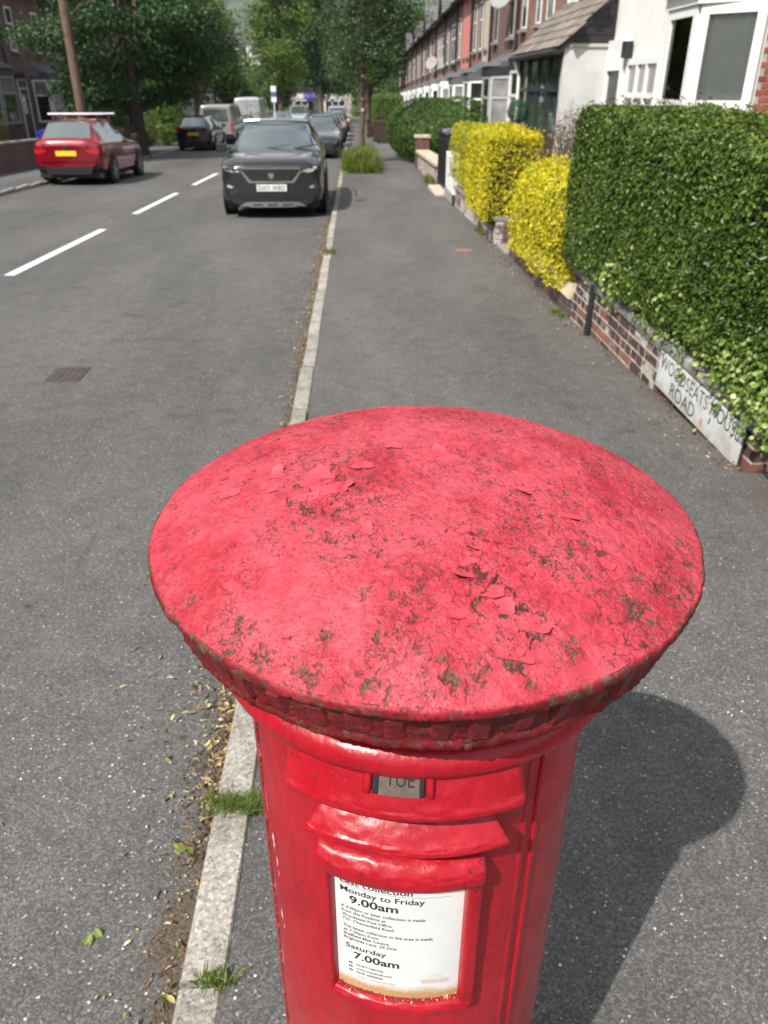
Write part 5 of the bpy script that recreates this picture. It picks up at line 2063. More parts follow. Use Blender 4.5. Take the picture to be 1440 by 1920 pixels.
# boarded gable
slope_z = lambda x_: 2.86 + (x_ - PX) / (-PX) * .84
nb = 6
for k in range(nb):
    z0, z1 = 2.83 + k * .14, 2.83 + (k + 1) * .14
    xa = lambda z: max(PX, PX + (z - 2.86) / .84 * (-PX))
    x0_, x1_ = xa(z0), xa(z1)
    if x0_ > -.05:
        break
    mb = MB()
    mb.prism([(x0_ - .02, z0), (0, z0), (0, z1 - .006), (min(x1_, -.001) - .02, z1 - .006)], OY - .025 - .008 * (k % 2), OY + .12, 'y')
    mb.build('gable_board', m_blackw, ex)
mb = MB()
mb.box(PX - .05, 0, OY - .035, OY - .002, 2.775, 2.832)
mb.build('gable_trim', plain('pale timber trim', (.42, .40, .37), .8), ex)
# roof deck and single tiles
ux, uz = (-PX + .14), .84 * (1 + .14 / -PX)
sl = math.hypot(ux, uz)
tl = Vector((ux / sl, 0, uz / sl))
mb = MB()
mb.prism([(PX - .14, 2.86 - .13), (0, 3.70), (0, 3.60), (PX - .14, 2.62)], OY - .06, 4.74, 'y')
mb.build('roof_deck', m_blackw, ex)
t = NT('weathered roof tile')
inf = t.n.new("ShaderNodeObjectInfo")
c = t.ramp(inf.outputs['Random'], [(0, (.13, .115, .10)), (.5, (.19, .165, .14)), (1, (.26, .225, .19))])
t.set(Base_Color=t.mix(1., c, t.ramp(t.noise(12, 5, .65), [(.3, .65), (.7, 1.25)]), 'MULTIPLY'), Roughness=.9)
t.bump(t.noise(60, 4, .6), .5, .01)
m_tile = t.m
mb = MB()
mb.box(0, .34, 0, .325, 0, .03, 0, .006)
to = mb.build('roof_tile', m_tile)
tme = to.data
bpy.data.objects.remove(to)
rows = 5
for r_ in range(rows):
    base = Vector((PX - .15, 0, 2.735)) + tl * (r_ * .262)
    for k in range(15):
        o = link(bpy.data.objects.new('roof_tile', tme), ex)
        o.location = (base.x, OY - .1 + k * .33 - (.16 if r_ % 2 else 0), base.z + .035 + random.uniform(0, .006))
        o.rotation_euler = (random.uniform(-.01, .01), -math.atan2(uz, ux) + .075, random.uniform(-.01, .01))
mb = MB()
mb.tube([(PX - .2, OY - .1, 2.70), (PX - .2, 4.75, 2.70)], .055, 8)
mb.build('gutter', m_blackw, ex)
mb = MB()
mb.tube([(PX - .2, 4.2, 2.68), (PX - .05, 4.25, 2.35), (PX - .05, 4.25, 0)], .04, 8)
mb.build('drainpipe', m_upvc, ex)
F = Face((0, 0), (0, 4.84), (-1, 0))
window(ex, F, .9, 1.9, 4.15, 5.3, 1, [4.9], m_upvc, PANES[0])
window(ex, F, 3.1, 3.9, 3.75, 5.2, 1, [4.7], m_upvc, PANES[0])
# green topiary ball and blue crate seen by the porch
lf_top = leaf_mat('dark topiary leaf', [(0, (.01, .05, .025)), (1, (.02, .12, .06))], .2, .5, 5)
tp_ = tag(empty('topiary', (3.62, 18.9, g(18.9) + PZ)), 'small green topiary ball on a stem in front of the glazed porch', 'topiary')
P, N = blob_points(2500, [(0, 0, 1.62, .24, .24, .24)], .15)
V, F_ = leaves(P, N, .03, .6, .6, .2, False)
np_mesh('foliage', V, F_, lf_top, tp_)
mb = MB()
mb.tube([(0, 0, .3), (0, 0, 1.5)], .02, 8)
mb.build('stem', plain('topiary stem', (.08, .05, .03), .9), tp_)
mb = MB()
mb.lathe([(.13, 0), (.18, .34), (.19, .36), (.15, .34), (0, .32)], 18)
mb.build('pot', m_dkgrey, tp_)
mb = MB()
mb.box(-.22, .22, -.3, .3, 0, .04)
for s in (-1, 1):
    mb.box(-.22, .22, s * .28 - .02, s * .28 + .02, .04, .32)
    mb.box(s * .2 - .02, s * .2 + .02, -.26, .26, .04, .32)
o = mb.build('recycling_crate', plain('blue crate plastic', (.03, .10, .50), .4))
o.location = (3.05, 15.5, g(15.5) + PZ + .72)
tag(o, 'blue plastic recycling crate behind the yellow hedges', 'crate')
mb = MB()
mb.box(-.3, .3, -.4, .4, 0, .72, 0, .01)
o = mb.build('meter_box', m_grey)
o.location = (3.05, 15.5, g(15.5) + PZ)
tag(o, 'grey rendered block holding the blue crate behind the yellow hedges', 'block')

# ---- houses on the shady left side
LFX = -14.4
lu = [dict(label='dark brick house with tall white framed porch door behind the leaning pole'), dict(label='dark brick house half hidden by the big street tree'), dict(label='brick house behind the bright green bush')]
lgrp = 'brick terrace houses along the shaded far side'
UWL = 5.6
for i in range(-6, 13):
    o = dict(lu[i - 2]) if 2 <= i <= 4 else dict(label='brick terrace house along the shaded far side of the street', group=lgrp)
    o.update(fm=m_greyframe if i % 2 else m_upvc, bw=m_bw2, band=m_dkgrey)
    yb = 20.5 + (i + 1) * UWL - UWL * 2
    terrace_house('brick_house', o['label'], (LFX, yb + UWL, g(yb) + PZ + .25), math.pi, UWL, m_bw2, o)

for (y_, z_, lb) in ((28.3, 4.75, 'grey satellite dish high on the first brick terrace fronts past the porch'), (52.0, 4.0, 'grey satellite dish on the terrace front beyond the salmon pink house')):
    sd = tag(empty('satellite_dish', (FX - .06, y_, g(y_) + z_)), lb, 'satellite dish')
    mb = MB()
    mb.lathe([(.0, -.06), (.2, -.03), (.36, .04), (.37, .03), (.2, -.045), (0, -.075)], 20)
    o = mb.build('dish', m_grey, sd, smooth=True)
    o.location = (-.32, -.05, .05)
    o.rotation_euler = (R(65), 0, R(-35))
    mb = MB()
    mb.tube([(.06, 0, -.12), (-.2, 0, -.12), (-.3, -.03, .02)], .02, 8)
    mb.build('arm', m_dkgrey, sd)


# ------------------------------------------------------------------ vehicles
import bmesh


def paint_mat(name, col, metal=.25):
    t = NT(name)
    c = t.ramp(t.noise(3, 3, .5), [(.3, tuple(x * .93 for x in col)), (.7, tuple(min(1, x * 1.07) for x in col))])
    t.set(Base_Color=c, Roughness=.22, Metallic=metal, Coat_Weight=1., Coat_Roughness=.03, Specular_IOR_Level=.5)
    return t.m


t = NT('car glass')
t.set(Base_Color=(.20, .24, .245), Roughness=.03, Metallic=.75, Specular_IOR_Level=.8)
m_cglass = t.m
m_trim = plain('black plastic trim', (.006, .006, .007), .55, var=.2)
m_tyre = plain('tyre rubber', (.013, .013, .013), .8, var=.2)
m_rim = plain('alloy wheel', (.38, .38, .40), .3, .8, var=.1)
t = NT('chrome')
t.set(Base_Color=(.62, .62, .63), Metallic=1., Roughness=.14)
m_chrome = t.m
t = NT('headlamp glass')
t.set(Base_Color=t.ramp(t.noise(14, 2, .5), [(.42, (.05, .052, .055)), (.58, (.62, .64, .66))]), Roughness=.08, Coat_Weight=1., Metallic=.5)
m_lamp = t.m
t = NT('tail lamp')
t.set(Base_Color=(.42, .012, .015), Roughness=.12, Coat_Weight=1.)
m_tail = t.m
t = NT('white number plate')
t.set(Base_Color=(.68, .69, .68), Roughness=.35)
m_pw = t.m
t = NT('yellow number plate')
t.set(Base_Color=(.78, .52, .03), Roughness=.35)
m_py = t.m

CARS = {
    # y, bottom, belt, top, half width at belt, half width at top
    'suv': dict(st=[(-2.22, .42, .92, 1.02, .74, .60), (-2.17, .32, 1.0, 1.12, .84, .64), (-2.08, .26, 1.04, 1.20, .89, .64), (-1.72, .22, 1.08, 1.54, .91, .57), (-1.2, .21, 1.08, 1.585, .92, .62), (-.4, .21, 1.06, 1.60, .92, .63),
                    (.22, .21, 1.05, 1.565, .92, .615), (.55, .21, 1.04, 1.41, .92, .66), (1.02, .21, 1.03, 1.11, .92, .74), (1.12, .21, 1.02, 1.095, .92, .78), (1.6, .21, .985, 1.06, .915, .76), (1.95, .21, .93, 1.01, .90, .73), (2.12, .20, .86, .945, .865, .69), (2.20, .21, .80, .885, .80, .64), (2.225, .24, .76, .84, .74, .58)],
                ws=(.24, 1.03), rw=(-2.06, -1.74), sg=(-1.75, .92), wy=(1.38, -1.30), wr=.345, bp=(-.32, -.24)),
    'hatch': dict(st=[(-2.13, .42, .80, .90, .72, .58), (-2.09, .33, .90, 1.0, .82, .64), (-2.0, .27, .94, 1.06, .865, .66), (-1.62, .23, .97, 1.39, .89, .56), (-1.15, .21, .97, 1.44, .90, .60), (-.4, .2, .96, 1.46, .90, .61), (.15, .2, .94, 1.43, .90, .60),
                      (.5, .2, .93, 1.28, .9, .63), (1.0, .2, .92, .99, .895, .72), (1.1, .2, .915, .975, .89, .75), (1.5, .2, .87, .93, .88, .72), (1.85, .21, .78, .84, .85, .68), (2.03, .22, .67, .74, .80, .62), (2.11, .26, .58, .65, .72, .55)],
                  ws=(.17, 1.01), rw=(-1.98, -1.64), sg=(-1.68, .88), wy=(1.32, -1.28), wr=.315, bp=(-.38, -.30)),
    'van': dict(st=[(-2.45, .42, 1.10, 1.86, .86, .72), (-2.40, .36, 1.12, 1.93, .92, .76), (-2.2, .28, 1.12, 1.97, .95, .78), (-1, .26, 1.12, 1.98, .95, .79), (.6, .26, 1.12, 1.95, .95, .77), (.95, .26, 1.12, 1.86, .95, .76), (1.75, .26, 1.10, 1.22, .94, .80), (1.85, .26, 1.08, 1.18, .93, .80), (2.25, .27, .98, 1.06, .9, .74),
                    (2.40, .29, .82, .92, .85, .68), (2.45, .33, .72, .80, .78, .6)],
                ws=(.97, 1.74), rw=None, sg=(.15, 1.45), wy=(1.52, -1.45), wr=.34, bp=(9, 9)),
}


def loft(kind, sub=5):
    st = np.array(CARS[kind]['st'])
    s = np.concatenate([[0], np.cumsum(np.hypot(np.diff(st[:, 0]), np.diff(st[:, 3])))])
    q = []
    for i in range(len(st) - 1):
        k = max(2, int((s[i + 1] - s[i]) / .07))
        q += list(np.linspace(s[i], s[i + 1], k, endpoint=False))
    q.append(s[-1])
    S = np.stack([np.interp(q, s, st[:, c]) for c in range(6)], 1)
    rows = []
    for (y, zb, zs, zt_, w_, wt) in S:
        h = zs - zb
        pts = [(w_ * .80, zb), (w_ * .93, zb + .03), (w_ * .965, zb + .10), (w_ * 1.0, zb + h * .42), (w_ * .997, zb + h * .62), (w_ * .985, zb + h * .80), (w_ * .975, zs - .05), (w_ * .955, zs - .012), (w_ * .945, zs)]
        pe = (wt, zt_ - min(.075, (zt_ - zs) * .5))
        for f in (.06, .5, .93):
            bul = .018 * math.sin(f * math.pi)
            pts.append((pts[8][0] + (pe[0] - pts[8][0]) * f + bul, zs + (pe[1] - zs) * f))
        pts += [pe, (wt * .93, zt_ - .028 * min(1, (zt_ - zs) / .2)), (wt * .62, zt_ - .008), (wt * .3, zt_ - .002), (0, zt_)]
        rows.append([(x_, y, z_) for x_, z_ in pts] + [(-x_, y, z_) for x_, z_ in pts[-2::-1]])
    return np.array(rows)


LOFT = {}


def bulge(x_, z_, row=None):
    """how far nose and tail swell beyond their end section"""
    return .075 * max(0., 1 - (x_ / .78) ** 2)


def make_car(kind, label, loc, rz, col, metal=.25, o=None, cat='car', group=None, name='parked_car'):
    o = o or {}
    c = CARS[kind]
    if kind not in LOFT:
        LOFT[kind] = loft(kind)
    Rw = LOFT[kind]
    n, m = Rw.shape[:2]
    V = Rw.reshape(-1, 3)
    car = tag(empty(name, loc, rz), label, cat, group)
    pm = paint_mat('car paint ' + label[:24], col, metal)
    groups = {'body': [], 'windscreen': [], 'rear_window': [], 'side_window': [], 'lower_trim': []}
    ym = (Rw[:-1, 0, 1] + Rw[1:, 0, 1]) / 2
    for i in range(n - 1):
        y = ym[i]
        tall = Rw[i, 12, 2] - Rw[i, 8, 2]
        for j in range(m - 1):
            f = (i * m + j, (i + 1) * m + j, (i + 1) * m + j + 1, i * m + j + 1)
            jj = min(j, m - 2 - j)
            g_ = 'body'
            if jj >= 13 and c['ws'][0] < y < c['ws'][1]:
                g_ = 'windscreen'
            elif jj >= 13 and c['rw'] and c['rw'][0] < y < c['rw'][1] and not o.get('panelled'):
                g_ = 'rear_window'
            elif 9 <= jj <= 10 and c['sg'][0] < y < c['sg'][1] and tall > .12 and not (c['bp'][0] < y < c['bp'][1]):
                g_ = 'side_window'
            elif jj <= 1:
                g_ = 'lower_trim'
            groups[g_].append(f)
    mm = {'body': pm, 'windscreen': m_cglass, 'rear_window': m_cglass, 'side_window': m_cglass, 'lower_trim': m_trim}
    for g_, fs in groups.items():
        if not fs:
            continue
        fs = np.array(fs)
        if g_ == 'side_window':        # one window for each door on each side
            parts = []
            cx_ = V[fs].mean(1)
            for s in (-1, 1):
                for (a, b_) in ((-9, c['bp'][0] + .04), (c['bp'][0] + .04, 9)):
                    k = (np.sign(cx_[:, 0]) == s) & (cx_[:, 1] > a) & (cx_[:, 1] < b_)
                    if k.any():
                        parts.append(fs[k])
        else:
            parts = [fs]
        for p in parts:
            u, inv = np.unique(p.ravel(), return_inverse=True)
            caps = []
            ob = np_mesh(g_, V[u], inv.reshape(-1, 4), mm[g_], car, True)
            if g_ == 'body':
                ob.data.polygons.foreach_set('use_smooth', np.ones(len(ob.data.polygons), bool))
                body = ob
    # closed nose and tail
    y0, y1 = Rw[0, 0, 1], Rw[-1, 0, 1]
    for (rowi, sgn, nm) in ((0, -1, 'tail_panel'), (n - 1, 1, 'nose_panel')):
        row = Rw[rowi]
        hm = m // 2
        gx = np.linspace(-1, 1, 15)
        Vn = []
        for j in range(hm):
            for u_ in gx:
                x_ = row[j][0] * u_
                Vn.append((x_, row[j][1] + sgn * bulge(x_, row[j][2], row), row[j][2]))
        ii = np.arange(hm * 15).reshape(hm, 15)
        np_mesh(nm, np.array(Vn), np.stack([ii[:-1, :-1], ii[:-1, 1:], ii[1:, 1:], ii[1:, :-1]], -1).reshape(-1, 4), pm, car, True)
    mb = MB()
    mb.box(-.8, .8, y0 + .1, y1 - .12, .17, .30)
    mb.build('underbody', m_trim, car)
    # wheels in dark arches
    wr = c['wr']
    hw = c['st'][4][4]
    for wy in c['wy']:
        for s in (-1, 1):
            mb = MB()
            mb.lathe([(0, s * (hw - .03)), (wr + .055, s * (hw - .03)), (wr + .06, s * (hw + .006)), (wr + .03, s * (hw + .010)), (0, s * (hw + .008))], 32, 0, (wy, wr + .01), 'x')
            mb.build('wheel_arch', m_trim, car)
            w0 = empty('wheel', (0, 0, 0), 0, car)
            mb = MB()
            mb.lathe([(wr * .66, s * (hw - .19)), (wr * .97, s * (hw - .18)), (wr, s * (hw - .12)), (wr, s * (hw - .02)), (wr * .96, s * (hw + .015)), (wr * .68, s * (hw + .022))], 32, 0, (wy, wr), 'x')
            mb.build('tyre', m_tyre, w0, smooth=True)
            mb = MB()
            mb.lathe([(wr * .69, s * (hw + .020)), (wr * .62, s * (hw + .012)), (wr * .60, s * (hw - .02)), (0, s * (hw - .03))], 28, 0, (wy, wr), 'x')
            for k in range(5):
                a = k * 2 * math.pi / 5
                d = Vector((0, math.cos(a), math.sin(a)))
                e = Vector((0, -math.sin(a), math.cos(a)))
                c0 = Vector((s * (hw + .012), wy, wr))
                q = [c0 + d * .03 + e * .04, c0 + d * .03 - e * .04, c0 + d * wr * .64 - e * .028, c0 + d * wr * .64 + e * .028]
                mb.add([tuple(p) for p in q], [(0, 1, 2, 3)])
            mb.build('rim', m_rim, w0)
    # mirrors
    my = c['ws'][1] - .28
    zb_ = float(np.interp(my, [r_[0] for r_ in c['st']], [r_[2] for r_ in c['st']]))
    for s in (-1, 1):
        mb = MB()
        mb.box(s * (hw + .02) - .02 * s, s * (hw + .02) + s * .17, my - .06, my + .06, zb_ + .0, zb_ + .15, 0, .02) if s > 0 else mb.box(-hw - .19, -hw, my - .06, my + .06, zb_, zb_ + .15, 0, .02)
        mb.build('wing_mirror', o.get('mirror', pm), car)
    return car, body, pm, y0, y1


def poly_part(name, poly, y0, y1, mat, car, mirror=False):
    out = []
    for s in ((1, -1) if mirror else (1,)):
        mb = MB()
        mb.prism([(s * x_, z_) for x_, z_ in poly], y0, y1, 'y')
        ob = mb.build(name, mat, car)
        bm = bmesh.new()
        bm.from_mesh(ob.data)
        for cx_ in np.linspace(-.7, .7, 9):
            bmesh.ops.bisect_plane(bm, geom=bm.verts[:] + bm.edges[:] + bm.faces[:], plane_co=(cx_, 0, 0), plane_no=(1, 0, 0))
        sg = 1 if y0 + y1 > 0 else -1
        for v in bm.verts:
            v.co.y += sg * bulge(v.co.x, v.co.z)
        bm.to_mesh(ob.data)
        bm.free()
        out.append(ob)
    return out


def plate_part(car, y, z, mat, facing, text=None, w_=.52, h=.112):
    s = 1 if facing > 0 else -1
    y = y + s * .074
    mb = MB()
    mb.box(-w_ / 2, w_ / 2, min(y, y + s * .012), max(y, y + s * .012), z - h / 2, z + h / 2, 0, .003)
    p = mb.build('number_plate', mat, car)
    if text:
        fn = lambda x_, z_: (-s * x_, y + s * .0135, z_)
        lettering(text, fn, m_ink, p, -w_ * .44, z - .038, w_ * .88, .076, .012)
    return p


# --- dark grey SUV facing the camera
suv, sb, spm, y0, y1 = make_car('suv', 'dark grey SUV parked nose-on by the kerb with white number plate', (-1.52, 17.15, g(17.15)), math.pi + R(1.2), (.022, .0225, .024), .35)
suv.scale = (1.02, 1.0, 1.0)
suv.rotation_euler = (-SLOPE, 0, math.pi + R(1.2))
YF = y1
poly_part('grille', [(-.46, .815), (.46, .815), (.33, .635), (-.33, .635)], YF - .05, YF + .012, m_trim, suv)
for k in range(5):
    zz_ = .66 + k * .031
    mb = MB()
    hw_ = .325 + (zz_ - .635) / .18 * .125
    poly_part('grille_bar', [(-hw_, zz_), (hw_, zz_), (hw_, zz_ + .010), (-hw_, zz_ + .010)], YF + .008, YF + .018, plain('dark chrome', (.12, .12, .125), .3, .9), suv)
poly_part('chrome_trim', [(-.36, .632), (.36, .632), (.50, .80), (.535, .80), (.39, .60), (-.39, .60), (-.535, .80), (-.50, .80)], YF - .01, YF + .02, m_chrome, suv)
poly_part('bonnet_edge', [(-.50, .825), (.50, .825), (.50, .848), (-.50, .848)], YF - .06, YF + .005, m_chrome, suv)
poly_part('badge', [(-.045, .76), (.045, .76), (.05, .72), (.02, .665), (-.02, .665), (-.05, .72)], YF + .018, YF + .03, m_chrome, suv)
poly_part('headlight', [(.53, .775), (.56, .80), (.74, .865), (.83, .875), (.80, .80), (.66, .765)], YF - .16, YF + .006, m_lamp, suv, True)
poly_part('headlight_surround', [(.52, .76), (.55, .815), (.75, .885), (.85, .89), (.82, .785), (.66, .745)], YF - .17, YF - .006, m_trim, suv, True)
poly_part('bumper_side', [(.60, .60), (.80, .66), (.83, .40), (.66, .36)], YF - .14, YF - .012, m_trim, suv, True)
poly_part('fog_light', [(.64, .535), (.74, .565), (.79, .56), (.77, .515), (.66, .505)], YF - .10, YF + .002, m_lamp, suv, True)
poly_part('lower_grille', [(-.58, .405), (.58, .405), (.52, .31), (-.52, .31)], YF - .04, YF + .008, m_trim, suv)
poly_part('skid_plate', [(-.60, .205), (-.46, .285), (.46, .285), (.60, .205), (.44, .215), (.38, .20), (-.38, .20), (-.44, .215)], YF - .05, YF + .022, m_chrome, suv)
for x_ in (-.26, 0, .26):
    poly_part('skid_slot', [(x_ - .09, .225), (x_ + .09, .225), (x_ + .09, .25), (x_ - .09, .25)], YF + .018, YF + .028, m_trim, suv)
plate_part(suv, YF + .012, .52, m_pw, 1, 'DA71 WBO')
for s in (-1, 1):
    mb = MB()
    mb.tube([(s * .66, .25, 1.575), (s * .665, .1, 1.62), (s * .66, -.8, 1.635), (s * .62, -1.6, 1.60), (s * .62, -1.7, 1.57)], .02, 8)
    mb.build('roof_rail', m_chrome, suv)
mb = MB()
mb.tube([(-.6, .235, 1.553), (-.3, .30, 1.572), (0, .315, 1.578), (.3, .30, 1.572), (.6, .235, 1.553)], .022, 8)
mb.build('screen_trim', m_chrome, suv)
for x_ in (-.35, .15):
    mb = MB()
    mb.tube([(x_, 1.03, 1.10), (x_ - .45, .92, 1.165)], .011, 6)
    mb.build('wiper', m_trim, suv)

# --- red hatchback with roof bars on the far side
red, rb_, rpm, y0, y1 = make_car('hatch', 'red hatchback with silver roof bar and yellow rear plate by the far kerb', (-7.22, 23.75, g(23.75)), R(-1), (.22, .002, .012), .3, dict(mirror=m_trim))
red.scale = (1.0, .97, 1.05)
red.rotation_euler = (SLOPE, 0, R(-1))
poly_part('tail_light', [(.50, .80), (.80, .83), (.81, .72), (.70, .70), (.52, .75)], y0 - .004, y0 + .10, m_tail, red, True)
poly_part('bumper_insert', [(-.62, .42), (.62, .42), (.55, .26), (-.55, .26)], y0 - .006, y0 + .12, m_trim, red)
poly_part('bumper_ledge', [(-.74, .62), (.74, .62), (.72, .54), (-.72, .54)], y0 - .03, y0 + .1, rpm, red)
plate_part(red, y0 - .004, .72, m_py, -1)
poly_part('badge', [(-.05, .90), (.05, .90), (.06, .86), (.0, .80), (-.06, .86)], y0 - .02, y0 + .02, m_chrome, red)
for y_ in (-.95, .05):
    mb = MB()
    mb.tube([(-.72, y_, 1.555), (.72, y_, 1.555)], .03, 8)
    mb.build('roof_bar', m_chrome, red)
for s in (-1, 1):
    for y_ in (-.95, .05):
        mb = MB()
        mb.box(s * .56 - .03, s * .56 + .03, y_ - .04, y_ + .04, 1.38, 1.535)
        mb.build('bar_foot', m_trim, red)
mb = MB()
mb.tube([(0, -1.93, 1.09), (.35, -1.86, 1.14)], .012, 6)
mb.build('rear_wiper', m_trim, red)

# --- small black hatchback, then vans, on the far side
blk, bb_, bpm, y0, y1 = make_car('hatch', 'small black hatchback parked in front of the grey van', (-7.25, 41.3, g(41.3)), R(-1), (.016, .018, .022), .3)
blk.scale = (.95, .94, 1.0)
poly_part('tail_light', [(.60, 1.02), (.74, 1.06), (.80, .86), (.66, .80)], y0 - .004, y0 + .22, m_tail, blk, True)
plate_part(blk, y0 - .004, .74, m_py, -1)
poly_part('bumper_insert', [(-.6, .42), (.6, .42), (.55, .27), (-.55, .27)], y0 - .006, y0 + .1, m_trim, blk)


def van_rear(v, y0, glass=True):
    if glass:
        poly_part('rear_window', [(-.66, 1.16), (.66, 1.16), (.60, 1.74), (-.60, 1.74)], y0 - .012, y0 + .05, m_cglass, v)
    poly_part('tail_light', [(.76, .70), (.86, .70), (.85, 1.12), (.76, 1.12)], y0 - .01, y0 + .07, m_tail, v, True)
    poly_part('rear_bumper', [(-.86, .36), (.86, .36), (.86, .56), (-.86, .56)], y0 - .05, y0 + .06, m_trim, v)
    plate_part(v, y0 - .012, .78, m_py, -1)


van, vb_, vpm, y0, y1 = make_car('van', 'grey passenger van parked ahead of the small black hatchback', (-7.2, 48.2, g(48.2)), R(-1), (.34, .335, .325), .4, cat='van', name='parked_van')
van_rear(van, y0)
van2, vb_, vpm, y0, y1 = make_car('van', 'tall silver-white panel van parked beyond the grey van', (-6.9, 60., g(60.)), R(-1), (.44, .45, .46), .2, dict(panelled=True), cat='van', name='parked_van')
van2.scale = (1.04, 1.15, 1.22)
van_rear(van2, y0, False)
poly_part('door_split', [(-.008, .58), (.008, .58), (.008, 1.85), (-.008, 1.85)], y0 - .006, y0 + .01, m_trim, van2)

# --- row behind the SUV along the near kerb
row = [('hatch', 'dark blue-black hatchback parked behind the grey SUV', (-1.38, 35.0), (.028, .034, .042), 1.0),
       ('hatch', 'pale silver car parked third in the near kerb row', (-1.45, 42.6), (.36, .40, .42), 1.03),
       ('hatch', 'red car parked fourth in the near kerb row', (-1.35, 49.6), (.34, .02, .02), 1.0),
       ('hatch', 'white car at the far end of the near kerb row', (-1.3, 56.5), (.62, .63, .63), 1.05),
       ('hatch', 'dark car beyond the white one in the near kerb row', (-1.3, 66.5), (.06, .07, .08), 1.0),
       ('hatch', 'grey-blue car second beyond the white one in the near kerb row', (-1.4, 73.5), (.16, .20, .24), 1.0),
       ('van', 'white van last in the near kerb row', (-1.5, 81), (.6, .6, .6), .95)]
for kd, lb, (x_, y_), col, sc_ in row:
    cr_, b_, pm_, y0, y1 = make_car(kd, lb, (x_, y_, g(y_)), math.pi, col, .3)
    cr_.scale = (1, 1, sc_)
    poly_part('headlight', [(.44, .60), (.70, .66), (.74, .60), (.52, .54)], y1 - .14, y1 + .004, m_lamp, cr_, True)
    poly_part('grille', [(-.40, .57), (.40, .57), (.36, .46), (-.36, .46)], y1 - .05, y1 + .006, m_trim, cr_)
    plate_part(cr_, y1 + .002, .40, m_pw, 1)
far = [('hatch', 'small car facing up the street far beyond the vans', (-6.5, 78), math.pi, (.30, .33, .36)), ('hatch', 'bright red car far down the street by the white-fronted shop', (-4.2, 96), 0, (.48, .012, .02)),
       ('hatch', 'dark car far down the street beside the bright red one', (-2.0, 90), math.pi, (.05, .06, .07)), ('van', 'pale blue-grey van coming up the far street', (-5.6, 90), math.pi, (.32, .38, .42))]
for kd, lb, (x_, y_), rz_, col in far:
    cr_, b_, pm_, y0, y1 = make_car(kd, lb, (x_, y_, g(y_)), rz_, col, .2, cat='van' if kd == 'van' else 'car')
    if rz_ == 0:
        poly_part('tail_light', [(.50, .80), (.80, .83), (.81, .72), (.70, .70)], y0 - .004, y0 + .10, m_tail, cr_, True)


# ------------------------------------------------------------------ trees
def bark(name, col):
    t = NT(name)
    m = t.node("ShaderNodeMapping")
    m.inputs['Scale'].default_value = (1, 1, .22)
    t.link(t.co(), m.inputs[0])
    n1 = t.noise(26, 5, .7, m.outputs[0])
    t.set(Base_Color=t.ramp(n1, [(.3, tuple(c * .45 for c in col)), (.6, col), (.8, tuple(min(1, c * 1.5) for c in col))]), Roughness=.95)
    t.bump(n1, .8, .03)
    return t.m


m_bark = bark('grey-brown bark', (.13, .10, .075))
m_bark_d = bark('dark bark', (.055, .043, .033))


def tree(name, label, loc, trunk_h, r0, blobs, n, size, lm, bm, nclump, clump, seed=0, limbs=9, droop=.2, shell=.75, lean=(0, 0), aspect=.6, group=None, flat=.5, spread=.8):
    """tapered trunk, limbs that reach into the crown, leaf clumps through the crown's volume"""
    tr = tag(empty(name, loc), label, 'tree', group)
    rs = random.Random(seed)
    B = [Vector(b[:3]) for b in blobs]
    top = max(B, key=lambda p: p.z)
    mb = MB()
    pts = [Vector((0, 0, -.3)), Vector((0, 0, .05)), Vector((lean[0] * .3, lean[1] * .3, trunk_h * .4)), Vector((lean[0], lean[1], trunk_h))]
    end = Vector((top.x * .8, top.y * .8, top.z + .2))
    pts += [pts[-1].lerp(end, .5) + Vector((rs.uniform(-.1, .1), rs.uniform(-.1, .1), 0)), end]
    mb.tube(pts, [r0 * 1.5, r0 * 1.15, r0 * .95, r0 * .8, r0 * .45, r0 * .1], 12)
    mb.build('trunk', bm, tr, smooth=True)
    for k in range(limbs):
        b = blobs[k % len(blobs)]
        s = pts[2].lerp(pts[4], rs.uniform(.25, 1))
        e = Vector(b[:3]) + Vector([rs.uniform(-.6, .6) * b[3 + i] for i in range(3)])
        md = s.lerp(e, .5) + Vector((0, 0, .25))
        mb = MB()
        mb.tube([s, md, e], [r0 * .38, r0 * .24, r0 * .06], 7)
        mb.build('limb', bm, tr, smooth=True)
    P, N = blob_points(n, blobs, shell, clump, nclump)
    N[:, 2] += .35
    V, F = leaves(P, unit(N), size, aspect, spread, .2, False, droop)
    np_mesh('crown', V, F, lm, tr)
    return tr


lf_dk = leaf_mat('dark street tree leaf', [(0, (.006, .02, .009)), (.35, (.018, .052, .018)), (.65, (.042, .10, .028)), (.9, (.095, .17, .042)), (1, (.16, .23, .06))], .25, .5, .7)
lf_yel = leaf_mat('yellow-green tree leaf', [(0, (.025, .05, .01)), (.35, (.065, .115, .018)), (.65, (.12, .19, .028)), (.9, (.19, .26, .045)), (1, (.26, .32, .07))], .35, .5, .5)
lf_grn = leaf_mat('mid green tree leaf', [(0, (.015, .04, .01)), (.35, (.042, .088, .018)), (.65, (.078, .14, .028)), (.9, (.13, .205, .045)), (1, (.19, .26, .06))], .3, .5, .5)
lf_yg = leaf_mat('young tree leaf', [(0, (.012, .028, .012)), (.4, (.028, .058, .02)), (.7, (.055, .10, .03)), (.92, (.10, .155, .05)), (1, (.24, .28, .15))], .25, .4, 1.5)

